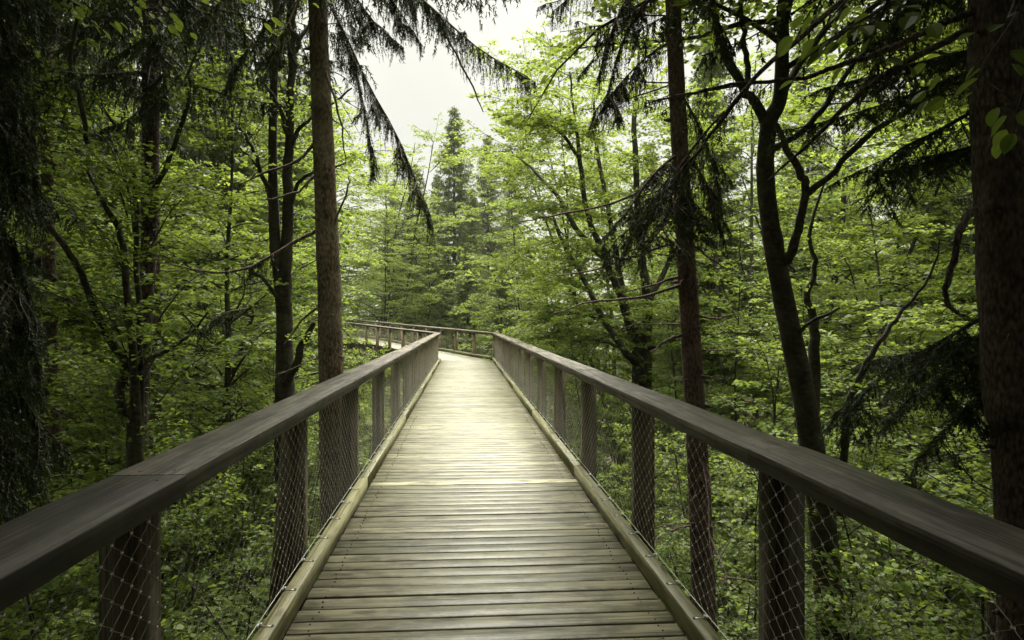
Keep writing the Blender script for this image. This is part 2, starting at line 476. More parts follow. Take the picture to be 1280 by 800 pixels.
walk = thing('boardwalk', 'weathered plank boardwalk running straight ahead and bending left into the trees', 'boardwalk')
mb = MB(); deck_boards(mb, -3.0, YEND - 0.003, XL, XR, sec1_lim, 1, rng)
n_screw = 0
hx = np.array([(math.cos(q*math.pi/3), math.sin(q*math.pi/3)) for q in range(6)])*0.005
for y in np.arange(1.2, 12, 0.0735):          # dark screw heads near the board ends
    for x in (XL+0.11, XR-0.11):
        jx, jy = rng.uniform(-.015, .015), rng.uniform(-.012, .012)
        c = np.array([[x+jx+u_, y+jy+v_, 0.0035] for u_, v_ in hx])
        fq = [[0,1,2,3],[0,3,4,5]] + [[i, (i+1) % 6, 6+(i+1) % 6, 6+i] for i in range(6)]
        mb.add(np.vstack([c, c - [0, 0, .008]]), fq); n_screw += len(fq)
d1 = mb.build('deck', M['deck'], walk)
d1.data.materials.append(M['screw'])
mi = np.zeros(len(d1.data.polygons), np.int32); mi[-n_screw:] = 1
d1.data.polygons.foreach_set('material_index', mi)
# far leg of the walk, in its own frame: origin at the outer corner
far = np.array([XR, YEND, 0.0])
def place_far(o, parent):
    o.parent = parent
    o.location = far; o.rotation_euler = (RISE, 0, HEAD)
mb = MB(); deck_boards(mb, 0.003, 56, -W, 0, sec2_lim, 2, rng); d2 = mb.build('deck', M['deck']); place_far(d2, walk)
d2['label'] = 'planked stretch beyond the bend, gently rising'
for x in (XL+0.12, (XL+XR)/2, XR-0.12):
    mb = MB(); mb.box(x-0.07, x+0.07, -3, YEND-0.5, -0.40, -0.052, t=rng.uniform(.3,.7)); mb.build('stringer', M['beam'], walk)
    mb = MB(); mb.box(x-XR-0.07, x-XR+0.07, 0.5, 56, -0.40, -0.052, t=rng.uniform(.3,.7)); place_far(mb.build('stringer', M['beam']), walk)

def kerb_run(side, xe, y0, y1, rng, far_leg):
    """kerb beam pieces along the deck edge; xe = inner face, side=+1 right / -1 left"""
    y = y0
    while y < y1 - 0.05:
        ye = min(y + 4.4, y1)
        mb = MB()
        a, b = sorted((xe - side*0.0, xe + side*0.085))
        j = rng.uniform(-0.004, 0.004)
        mb.box(a+j, b+j, y+0.004, ye-0.004, 0.012, 0.125, 0.008, t=np.clip(rng.normal(.55,.15),0,1))
        k = mb.build('kerb_beam', M['kerb'])
        if far_leg: place_far(k, walk)
        else: k.parent = walk
        if not far_leg and y < 24:
            for cyc in np.arange(max(y+0.25, 1.2), ye-0.1, 0.46):
                e = link('net_clip', clip_mesh, k)
                e.location = (xe + side*0.045, cyc, 0.126)
                e.scale = (side*.85, .8, .8)
        y = ye
mb = MB()
mb.box(-0.036, 0.044, -0.005, 0.005, 0.0, 0.004)
mb.box(0.032, 0.044, -0.014, 0.014, 0.004, 0.022)
mb.tube([(0.05, -0.02, 0.012), (0.05, 0.02, 0.012)], 0.006, 6)
mb.tube([(-0.03, 0, 0.003), (-0.03, 0, 0.010)], 0.006, 6)
clip_mesh = mb.build('net_clip', M['steel'], mesh_only=True)
kerb_run(+1, XR, -1.7, YEND-0.01, rng, False)
kerb_run(-1, XL, -2.1, YEND-MIT-0.01, rng, False)
kerb_run(+1, 0.0, 0.03, 56, rng, True)
kerb_run(-1, -W, MIT+0.03, 56, rng, True)

HR0, HR1 = 1.062, 1.130          # underside and top of the handrail
PZ = -0.42

def net_mesh(mb, x, y0, y1, z0, z1, pitch, row, rad, sides, ferr, sub=4):
    """knotted rope net in the plane x = const: zig-zag wires meeting at ferrules"""
    ncol = int(round((y1-y0)/pitch)); pitch = (y1-y0)/ncol
    nrow = int(round((z1-z0)/row)); row = (z1-z0)/nrow
    th = np.arange(sides)/sides*2*math.pi
    zz = np.linspace(z0, z1, nrow*sub+1)
    u = (zz - z0)/row                     # node at integer u
    # each wire swings between neighbours: triangle wave with rounded nodes
    ph = u % 2
    tri = np.where(ph < 1, ph, 2-ph)
    s = tri - 0.5
    s = 0.5*np.sign(s)*(1-(1-np.abs(2*s))**1.5)
    for c in range(ncol+1):
        yy = y0 + (c)*pitch
        sg = 1 if c % 2 == 0 else -1
        y = yy + sg*s*pitch
        y = np.clip(y, y0, y1)
        sag = 0.004*np.sin(c*0.7)
        V = np.stack([x + rad*np.cos(th)[None, :] + sag*np.sin(math.pi*(zz-z0)/(z1-z0))[:, None]*np.ones((1, sides)),
                      y[:, None] + rad*np.sin(th)[None, :], zz[:, None]*np.ones((1, sides))], -1).reshape(-1, 3)
        m = len(zz)
        i = np.arange(m-1)[:, None]*sides; j = np.arange(sides)[None, :]; j2 = (j+1) % sides
        f = np.stack([i+j, i+j2, i+sides+j2, i+sides+j], -1).reshape(-1, 4)
        mb.add(V, f)
        if ferr > 0 and yy < 16:
            for k in range(nrow+1):
                # nodes shared with next wire where swing is toward +y
                swing = sg*(-0.5 if k % 2 == 0 else 0.5)
                if swing > 0:
                    yn = min(yy + 0.5*pitch, y1); zn = z0 + k*row
                    r = ferr
                    mb.box(x-r, x+r, yn-r, yn+r, zn-r*1.7, zn+r*1.7)

def railing(name, label, side, xin, y_start, y_end, posts, rail_cuts, far_leg, rng):
    """xin = inner face of the kerb; posts stand outside the net"""
    root = thing(name, label, 'railing', far if far_leg else (0,0,0), HEAD if far_leg else 0.0)
    if far_leg: root.rotation_euler = (RISE, 0, HEAD)
    xo = xin + side*0.105
    for i, py in enumerate(posts):
        a, b = sorted((xo, xo + side*0.145))
        mb = MB(); mb.box(a, b, py, py+0.115, PZ, HR0-0.004, 0.0, t=np.clip(rng.normal(1.35,.15),.9,1.8) if far_leg else np.clip((py - 3.5)/11 + rng.normal(.05,.1), -.2, 1.4))  # post tint rises with distance, imitating brighter light farther on
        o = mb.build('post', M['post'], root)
    for a, b in zip(rail_cuts[:-1], rail_cuts[1:]):
        mb = MB()
        jx = rng.uniform(-0.006, 0.006); jz = rng.uniform(-0.004, 0.004); sk = rng.uniform(-0.008, 0.008)
        t = np.clip(rng.normal(1.5,.15),1,2) if far_leg else np.clip((b - 4.2)/10.5 + rng.normal(0,.05), -.25, 1.5)   # near lengths dark, far ones pale: light along the walk put into tint
        x0, x1 = sorted((xin + jx, xin + side*0.245 + jx))
        n = 10
        yy = np.linspace(a+0.003, b-0.003, n)
        wob = np.cumsum(rng.normal(0, 0.0012, n))
        # bevelled section swept along the piece
        sec = [(0,0),(1,0),(1,1),(0,1)]
        bv = 0.004
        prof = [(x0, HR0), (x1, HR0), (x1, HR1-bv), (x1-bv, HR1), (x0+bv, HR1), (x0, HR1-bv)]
        V = []
        for q in range(n):
            f_ = q/(n-1)
            for (px_, pz_) in prof:
                V.append((px_ + wob[q] + sk*f_, yy[q], pz_ + jz + wob[q]*0.6))
        k = len(prof)
        i = np.arange(n-1)[:, None]*k; j = np.arange(k)[None, :]; j2 = (j+1) % k
        f = np.stack([i+j, i+j2, i+k+j2, i+k+j], -1).reshape(-1, 4)
        face_tint = np.array([-.3, -.3, .35, 0, .35, -.3])       # worn arrises paler, sides and underside tinted darker than the top
        mb.add(V, f, t=(t + np.tile(face_tint, n-1)))
        for base in (0, (n-1)*k):
            mb.add([V[base+q] for q in range(k)], [[0,1,2,5],[5,2,3,4]], t=t)
        nsc = 0
        if not far_leg and a < 14:                # countersunk screws either side of the joint
            for ys_ in (a + 0.07, b - 0.07, (a+b)/2 + 0.06):
                for xs_ in (0.07, 0.175):
                    qx, qy = xin + side*xs_ + rng.uniform(-.012, .012), ys_ + rng.uniform(-.02, .02)
                    qi = int(np.clip(round((qy - a)/(b - a)*(n-1)), 0, n-1)); zt = HR1 + jz + wob[qi]*.6 + .0012
                    c = np.array([[qx + math.cos(w_*math.pi/3)*.0055, qy + math.sin(w_*math.pi/3)*.0055, zt] for w_ in range(6)])
                    fq = [[0,1,2,3],[0,3,4,5]] + [[i_, (i_+1) % 6, 6+(i_+1) % 6, 6+i_] for i_ in range(6)]
                    mb.add(np.vstack([c, c - [0, 0, .006]]), fq); nsc += len(fq)
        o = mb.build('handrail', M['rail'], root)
        if nsc:
            o.data.materials.append(M['screw'])
            mi = np.zeros(len(o.data.polygons), np.int32); mi[-nsc:] = 1; o.data.polygons.foreach_set('material_index', mi)
    # knee board under the cap, between the posts and the net
    mb = MB(); xs = sorted((xin + side*0.055, xin + side*0.097))
    mb.box(xs[0], xs[1], y_start, y_end, HR0-0.028, HR0-0.002, t=.45); mb.build('net_batten', M['post'], root)
    xn = xin + side*0.096
    mb = MB()
    if far_leg:
        net_mesh(mb, xn, y_start, min(y_end, y_start+24), 0.13, HR0-0.03, 0.059, 0.0415, 0.0016, 3, 0, 2)
    else:
        net_mesh(mb, xn, y_start, 9.0, 0.13, HR0-0.03, 0.059, 0.0415, 0.0016, 3, 0)
        net_mesh(mb, xn, 9.0, y_end, 0.13, HR0-0.03, 0.059, 0.0415, 0.0016, 3, 0)
    net = mb.build('wire_net', M['wire'], root, smooth=True)
    if not far_leg:                       # crimped sleeves where the ropes meet
        mb = MB(); rows = int(round((HR0-0.16)/0.0415)); row = (HR0-0.16)/rows
        ncol = int(round((9.0-y_start)/0.059)); pit = (9.0-y_start)/ncol
        for c in range(int(17/pit)):
            for k in range(rows+1):
                sg = (1 if c % 2 == 0 else -1)*(-0.5 if k % 2 == 0 else 0.5)
                if sg > 0:
                    yn = y_start + (c+0.5)*pit; zn = 0.13 + k*row; r = 0.0022
                    mb.box(xn-r, xn+r, yn-0.0055, yn+0.0055, zn-r, zn+r)
        mb.build('sleeve', M['steel'], net)
    mb = MB()
    mb.tube([(xn, y_start, 0.135), (xn, y_end, 0.135)], 0.003, 5)
    mb.tube([(xn, y_start, HR0-0.03), (xn, y_end, HR0-0.03)], 0.003, 5)
    mb.build('cable', M['steel'], root)
    return root

postsR = [0.5, 2.72] + [2.72 + 2.22*i for i in range(1, 12)]
postsR = [y for y in postsR if y < YEND-0.3] + [YEND-0.16]
postsL = [0.1, 2.30] + [2.30 + 2.2*i for i in range(1, 12)]
postsL = [y for y in postsL if y < YEND-MIT-0.3] + [YEND-MIT-0.16]
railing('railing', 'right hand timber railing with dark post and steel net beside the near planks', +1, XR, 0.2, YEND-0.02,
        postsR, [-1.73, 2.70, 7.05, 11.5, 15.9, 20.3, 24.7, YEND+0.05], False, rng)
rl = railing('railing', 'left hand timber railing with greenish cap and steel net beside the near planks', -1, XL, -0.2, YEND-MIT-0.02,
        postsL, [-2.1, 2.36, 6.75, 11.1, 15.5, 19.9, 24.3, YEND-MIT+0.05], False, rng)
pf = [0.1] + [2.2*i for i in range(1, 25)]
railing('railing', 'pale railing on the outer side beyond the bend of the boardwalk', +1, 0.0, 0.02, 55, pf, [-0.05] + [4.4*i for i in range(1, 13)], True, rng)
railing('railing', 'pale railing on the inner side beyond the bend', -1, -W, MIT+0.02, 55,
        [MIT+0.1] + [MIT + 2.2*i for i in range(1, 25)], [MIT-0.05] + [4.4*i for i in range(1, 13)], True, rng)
# slanting brace behind the second left post
mb = MB()
mb.hexa([(-1.30,4.62,-0.35),(-1.22,4.62,-0.35),(-1.22,4.69,-0.35),(-1.30,4.69,-0.35),
         (-1.19,4.60,1.05),(-1.11,4.60,1.05),(-1.11,4.67,1.05),(-1.19,4.67,1.05)])
b_ = mb.build('brace', M['kerb'], rl)

# timber trestles carrying the walk down to the ground
def trestle(parent, xc, y, rz=0.0):
    for s in (-1, 1):
        x = xc + s*0.75
        mb = MB(); mb.tube([(x + s*0.35, y, -9.0), (x, y, -0.62)], [0.13, 0.12], 10); mb.build('pile', M['beam'], parent, smooth=True)
    mb = MB(); mb.box(xc-1.25, xc+1.25, y-0.1, y+0.1, -0.62, -0.41); mb.build('crosshead', M['beam'], parent)
for y in (1.5, 8.3, 15.1, 21.9, 27.0):
    trestle(walk, (XL+XR)/2, y)

# ------------------------------------------------------------------ plants
def unit(v): return v / (np.linalg.norm(v, axis=-1, keepdims=True) + 1e-9)

def leaf_quads(Pb, ax, nrm, L, Wd, fold=0.15):
    ax = unit(ax); side = unit(np.cross(ax, nrm)); nr = np.cross(side, ax)
    a = Pb; b = Pb + ax*(L*0.45)[:, None] + side*(Wd/2)[:, None] + nr*(Wd*fold)[:, None]
    c = Pb + ax*L[:, None]; d = Pb + ax*(L*0.45)[:, None] - side*(Wd/2)[:, None] + nr*(Wd*fold)[:, None]
    n = len(Pb)
    V = np.stack([a, b, c, d], 1).reshape(-1, 3)
    return V, np.arange(n*4).reshape(n, 4)

class Leaves:
    def __init__(s): s.V = []; s.T = []
    def quads(s, Pb, ax, nrm, L, Wd, tint, fold=0.15):
        V, _ = leaf_quads(Pb, ax, nrm, L, Wd, fold); s.V.append(V); s.T.append(tint)
    def mesh(s, name, mat):
        V = np.vstack(s.V); f = np.arange(len(V)).reshape(-1, 4)
        me = mesh_np(name, V, [f], np.concatenate(s.T)); me.materials.append(mat); return me
class Needles:
    def __init__(s): s.V = []; s.T = []
    def tris(s, Pb, ax, L, Wd, tint, rng):
        ax = unit(ax); side = unit(np.cross(ax, rng.standard_normal(ax.shape)))
        V = np.stack([Pb + side*(Wd/2)[:, None], Pb + ax*L[:, None], Pb - side*(Wd/2)[:, None]], 1).reshape(-1, 3)
        s.V.append(V); s.T.append(tint)
    def mesh(s, name, mat):
        V = np.vstack(s.V); f = np.arange(len(V)).reshape(-1, 3)
        me = mesh_np(name, V, [f], np.concatenate(s.T)); me.materials.append(mat); return me

def polyline(pts, n):
    """resample with smooth interpolation"""
    pts = np.asarray(pts, float)
    t = np.linspace(0, len(pts)-1, n)
    i = np.clip(np.floor(t).astype(int), 0, len(pts)-2); u = (t - i)[:, None]
    p0 = pts[np.maximum(i-1, 0)]; p1 = pts[i]; p2 = pts[i+1]; p3 = pts[np.minimum(i+2, len(pts)-1)]
    return 0.5*((2*p1) + (-p0+p2)*u + (2*p0-5*p1+4*p2-p3)*u*u + (-p0+3*p1-3*p2+p3)*u**3)

def beech_spray(wood, lv, pts, rng, t0=0.2, spacing=0.28, side_len=0.8, leaf=0.075, dens=46, tint0=0.5, droop=0.12, twig_r=0.006, flat=1.0):
    """leafy side twigs lying in flat layers along a limb"""
    pts = np.asarray(pts); seg = np.linalg.norm(np.diff(pts, axis=0), axis=1); cl = np.concatenate([[0], np.cumsum(seg)]); Ltot = cl[-1]
    s = Ltot*t0; k = 0
    while s < Ltot:
        f = s/Ltot
        p = np.array([np.interp(s, cl, pts[:, q]) for q in range(3)])
        i = min(np.searchsorted(cl, s), len(pts)-1); tg = unit(pts[i]-pts[max(i-1, 0)])
        h = tg.copy(); h[2] *= 0.3; h = unit(h + 1e-6)
        sd = unit(np.cross(h, UP)) * (1 if k % 2 else -1)
        dirv = unit(h*rng.uniform(.5, 1.0) + sd*rng.uniform(.7, 1.1) + UP*rng.uniform(-.12, .22))
        l = side_len*(1 - 0.65*f)*rng.uniform(.6, 1.25)
        u = np.linspace(0, 1, 4)[:, None]
        tp = p + dirv*l*u - UP*(droop*l*u*u)
        wood.tube(tp, np.linspace(twig_r, twig_r*0.4, 4), 3)
        n = max(3, int(dens*l*(0.6+0.4*l)))
        uu = rng.uniform(0.08, 1.05, n)**0.8
        lat = rng.normal(0, 1, n)*0.15*(1.15-uu*0.7)*(0.5+l)
        sdv = unit(np.cross(dirv, UP))
        base = p + dirv*(l*uu)[:, None] - UP*(droop*l*uu*uu)[:, None] + sdv*lat[:, None]
        base[:, 2] += rng.normal(0, 0.028*flat, n) - np.abs(lat)*0.1
        ax = dirv*rng.uniform(.4, 1.0, n)[:, None] + sdv*(np.sign(lat)*rng.uniform(.3, 1.0, n))[:, None] + UP*rng.normal(-0.12, 0.18, n)[:, None]
        nr = UP + rng.normal(0, .50, (n, 3))
        L_ = leaf*rng.uniform(.65, 1.2, n)
        tint = np.clip(tint0 + rng.normal(0, .16, n) + rng.normal(0, .10), 0, 1)
        lv.quads(base, ax, nr, L_, L_*rng.uniform(.55, .72, n), tint)
        s += spacing*rng.uniform(.7, 1.3); k += 1

def beech_variant(seed, H, base, Rr, nbr, leaf, dens, stems=1, side=0.9, spacing=0.3, lean=0.0, trunk_r=0.16, top_bias=0.0):
    """returns (trunk mesh, crown mesh) of a beech whose foot is at the origin"""
    rng = np.random.default_rng(seed)
    wood = MB(); lv = Leaves()
    trunks = []
    for s in range(stems):
        az = rng.uniform(0, 6.28); sp = 0.0 if stems == 1 else rng.uniform(.8, 1.6)
        n = 9
        z = np.linspace(-0.4, H*rng.uniform(.9, 1.0), n)
        wig = np.cumsum(rng.normal(0, 0.09*H/10, (n, 2)), axis=0)
        hx = np.clip((z - base*0.4)/H, 0, 1)**0.9 * sp * H * 0.22
        pts = np.stack([wig[:, 0] + np.cos(az)*hx, wig[:, 1] + np.sin(az)*hx, z], -1)
        pts[0, :2] *= 0.2
        pts = polyline(pts, 22)
        r = trunk_r*(1 - 0.88*np.linspace(0, 1, 22)**0.9)*(0.8 if stems > 1 else 1)
        wood.tube(pts, r, 8, rough=0.03, rng=rng); trunks.append((pts, r))
    for b in range(nbr):
        pts, r = trunks[b % stems]
        f = (b + rng.uniform(0, 1))/nbr
        zf = base + (H*0.97 - base)*f**(1.0 - top_bias)
        i = int(np.argmin(np.abs(pts[:, 2] - zf)))
        p0 = pts[i]
        az = b*2.399 + rng.normal(0, .35)
        prof = math.sin(math.pi*min(1, 0.22 + 0.78*f))**0.75 if f > 0.05 else 0.7
        Lb = max(0.5, Rr*prof*rng.uniform(.65, 1.15))
        el = R(rng.uniform(18, 42)) if f < .8 else R(rng.uniform(35, 65))
        d0 = np.array([math.cos(az)*math.cos(el), math.sin(az)*math.cos(el), math.sin(el)])
        n = 6; q = [p0]
        d = d0.copy()
        for k in range(n):
            d = unit(d + rng.normal(0, .13, 3) - np.array([0, 0, .12 if f < .8 else .03]))
            q.append(q[-1] + d*Lb/n)
        q = polyline(np.array(q), 10)
        rb = max(0.012, r[i]*0.45)
        wood.tube(q, np.linspace(rb, 0.006, 10), 5)
        beech_spray(wood, lv, q, rng, 0.22, spacing, side*(0.6+0.5*prof), leaf, dens, 0.45 + rng.normal(0, .10))
        # sub-limbs
        for k in range(2 if Lb > 1.6 else 1):
            j = rng.integers(3, 8)
            tg = unit(q[j]-q[j-1]); sd = unit(np.cross(tg, UP))*(1 if k else -1)
            dd = unit(tg*.7 + sd*.8 + UP*rng.uniform(-.1, .35))
            l2 = Lb*rng.uniform(.35, .6)
            q2 = [q[j]]
            for _ in range(4):
                dd = unit(dd + rng.normal(0, .12, 3) - np.array([0, 0, .08])); q2.append(q2[-1] + dd*l2/4)
            q2 = polyline(np.array(q2), 7)
            wood.tube(q2, np.linspace(rb*.5, .005, 7), 4)
            beech_spray(wood, lv, q2, rng, 0.15, spacing, side*0.65, leaf, dens, 0.45 + rng.normal(0, .10))
    return wood.build('trunk', M['beech_bark'], smooth=True, mesh_only=True), lv.mesh('crown', M['beech_leaf'])

def needle_bough(wood, nd, pts, rng, r0=0.02, twig=0.45, spacing=0.07, pend=0.7, nlen=0.022, nwid=0.004, npm=90, t0=0.12, tint0=0.5, spread=1.0, tips=1.0):
    """a spruce bough: side twigs along the axis, more or less hanging, set with needles"""
    pts = np.asarray(pts, float)
    seg = np.linalg.norm(np.diff(pts, axis=0), axis=1); cl = np.concatenate([[0], np.cumsum(seg)]); Lt = cl[-1]
    if wood is not None: wood.tube(pts, np.linspace(r0, max(.004, r0*.2), len(pts)), 5)
    nt_ = max(4, int(Lt*(1-t0)/spacing)*2)
    s = np.sort(rng.uniform(t0, 1.0, nt_)); k = np.arange(nt_)
    S_ = s*Lt
    p = np.stack([np.interp(S_, cl, pts[:, q]) for q in range(3)], -1)
    tgs = unit(np.gradient(pts, axis=0)); tg = unit(np.stack([np.interp(S_, cl, tgs[:, q]) for q in range(3)], -1))
    sd = unit(np.cross(tg, UP) + rng.normal(0, .15, (nt_, 3))) * np.where(k % 2, 1, -1)[:, None]
    clump = .55 + .9*np.interp(s*Lt*4.0 % 64, np.arange(65), rng.uniform(0, 1, 65))
    l = twig*(1.05 - 0.6*s*tips)*rng.uniform(.2, 1.15, nt_)*clump
    d0 = unit(sd*(spread*(1-pend) + .18) + tg*rng.uniform(.3, .7, nt_)[:, None]*(1-pend*0.85) - UP*(pend*rng.uniform(.4, 1.0, nt_))[:, None])
    g = (0.25 + 0.75*pend)*rng.uniform(.5, 1.1, nt_)
    nn = max(6, int(npm*twig*0.75))
    u = rng.uniform(0, 1, (nt_, nn))
    pos = p[:, None] + d0[:, None]*(l[:, None]*u)[..., None] - UP*(g[:, None]*l[:, None]*u*u*0.6)[..., None]
    tan = unit(d0[:, None] - UP*(1.2*g[:, None]*u)[..., None])
    rp = rng.standard_normal(tan.shape); rp -= (rp*tan).sum(-1, keepdims=True)*tan
    ax = tan*0.75 + unit(rp)*0.75
    M_ = nt_*nn
    tint = np.clip(tint0 + np.repeat(rng.normal(0, .14, nt_), nn) + rng.normal(0, .12, M_) + .25*(u.ravel() > .85), 0, 1)
    nd.tris(pos.reshape(-1, 3), ax.reshape(-1, 3), nlen*rng.uniform(.7, 1.2, M_), np.full(M_, nwid), tint, rng)
    # thin twig axis as slim needles end to end
    uu = np.linspace(0, .9, 4)[None, :].repeat(nt_, 0)
    pos = p[:, None] + d0[:, None]*(l[:, None]*uu)[..., None] - UP*(g[:, None]*l[:, None]*uu*uu*0.6)[..., None]
    tan = unit(d0[:, None] - UP*(1.2*g[:, None]*uu)[..., None])
    nd.tris(pos.reshape(-1, 3), tan.reshape(-1, 3), np.repeat(l*.32, 4), np.full(nt_*4, nwid*1.3), np.full(nt_*4, .1), rng)

def spruce_variant(seed, H, base, Rr, whorl, nper, nlen, nwid, npm, twig, spacing, pend, mat, bark, trunk_r=0.2, dead=0, conic=1.0, tris_side=8):
    rng = np.random.default_rng(seed)
    wood = MB(); nd = Needles()
    n = 24; z = np.linspace(-0.5, H, n)
    wig = np.cumsum(rng.normal(0, .012, (n, 2)), axis=0)
    pts = np.stack([wig[:, 0], wig[:, 1], z], -1)
    r = trunk_r*(1 - .95*np.linspace(0, 1, n))**.9
    wood.tube(pts, r, tris_side, rough=.02, rng=rng)
    zz = base
    while zz < H - .25:
        f = (zz - base)/(H - base)
        for b in range(nper):
            az = rng.uniform(0, 6.28); h = zz + rng.uniform(-.2, .2)
            Lb = max(.25, Rr*((1 - f)**conic*.95 + .05)*rng.uniform(.7, 1.15))
            p0 = np.array([np.interp(h, z, pts[:, 0]), np.interp(h, z, pts[:, 1]), h])
            dn = R(rng.uniform(10, 30))*(1 - f) - R(35)*f**2
            d = np.array([math.cos(az)*math.cos(dn), math.sin(az)*math.cos(dn), -math.sin(dn)])
            q = [p0]
            for k in range(5):
                q.append(q[-1] + d*Lb/5)
                d = unit(d + np.array([0, 0, .06*(k-1)]) + rng.normal(0, .05, 3))
            needle_bough(wood, nd, q, rng, max(.008, .022*(1-f)), twig*(.5+.6*(1-f)), spacing, pend, nlen, nwid, npm, .12, .45 + rng.normal(0, .08))
        zz += whorl*(1 - .45*f)*rng.uniform(.85, 1.15)
    for k in range(dead):
        h = rng.uniform(base*0.35, base); az = rng.uniform(0, 6.28); Lb = rng.uniform(.3, 1.7)
        d = np.array([math.cos(az), math.sin(az), rng.uniform(-.35, .1)]); q = [np.array([0, 0, h])]
        for _ in range(5):
            d = unit(d + rng.normal(0, .16, 3) + [0, 0, -.03]); q.append(q[-1] + d*Lb/5)
        wood.tube(q, np.linspace(.014, .003, 6), 4)
    return wood.build('trunk', bark, smooth=True, mesh_only=True), nd.mesh('crown', mat)

# --- prototypes (mesh data shared by the copies)
TALL = [beech_variant(11 + i, 17, 4.0, 4.6, 62, .135, 54, stems=s, side=1.15, spacing=.34, trunk_r=.17) for i, s in enumerate((1, 3, 2, 1))]
HIGHB = beech_variant(19, 17, 9.0, 4.6, 48, .135, 54, stems=2, side=1.15, spacing=.34, trunk_r=.15)
HIGHS = beech_variant(23, 17, 9.0, 4.8, 54, .125, 60, stems=1, side=1.15, spacing=.34, trunk_r=.15)
YOUNG = [beech_variant(31 + i, 8.5, 1.4, 3.0, 44, .105, 72, stems=s, side=.85, spacing=.27, trunk_r=.075) for i, s in enumerate((2, 1, 3))]
BUSH = [beech_variant(51 + i, 5.0, .5, 2.4, 36, .095, 72, stems=3, side=.75, spacing=.25, trunk_r=.045) for i in range(2)]
SPR_FAR = [spruce_variant(71 + i, 25, 4.0, 3.8, .55, 9, .14, .040, 34, .8, .12, .6, M['hazed_needle'], M['spruce_bark'], .24, 0, .8, 6) for i in range(3)]
SPR_HIGH = [spruce_variant(81 + i, 24, 13.0, 3.6, .5, 8, .08, .020, 46, .65, .10, .75, M['spruce_needle'], M['dark_bark'], .22, 26, .7, 10) for i in range(2)]
SPR_LOW = [spruce_variant(91 + i, 17, 2.5, 2.9, .5, 7, .05, .010, 42, .6, .11, .75, M['spruce_needle'], M['dark_bark'], .20, 10, .8, 8) for i in range(2)]

def tree(name, proto, label, cat, x, y, scale=1.0, rz=None, group=None, sz=None, foot=None):
    z = float(gz(x, y)) if foot is None else foot
    o = thing(name, label, cat, (x, y, z), random.Random(int(x*971 + y*131)).uniform(0, 6.28) if rz is None else rz, group)
    o.scale = (scale, scale, sz or scale)
    link('trunk', proto[0], o); link('crown', proto[1], o)
    return o
def at(px, d):
    p = P(px, 400, d); return float(p[0]), float(p[1])
def grow(name, proto, H, label, cat, px, d, top_py, group=None, k=1.0, rz=None):
    """a tree whose foot bears px at d metres and whose top is seen at top_py"""
    x, y = at(px, d)
    ztop = EYE + (400 - top_py)/F*d
    s = (ztop - float(gz(x, y)))/H
    return tree(name, proto, label, cat, x, y, s*k, rz, group, s)

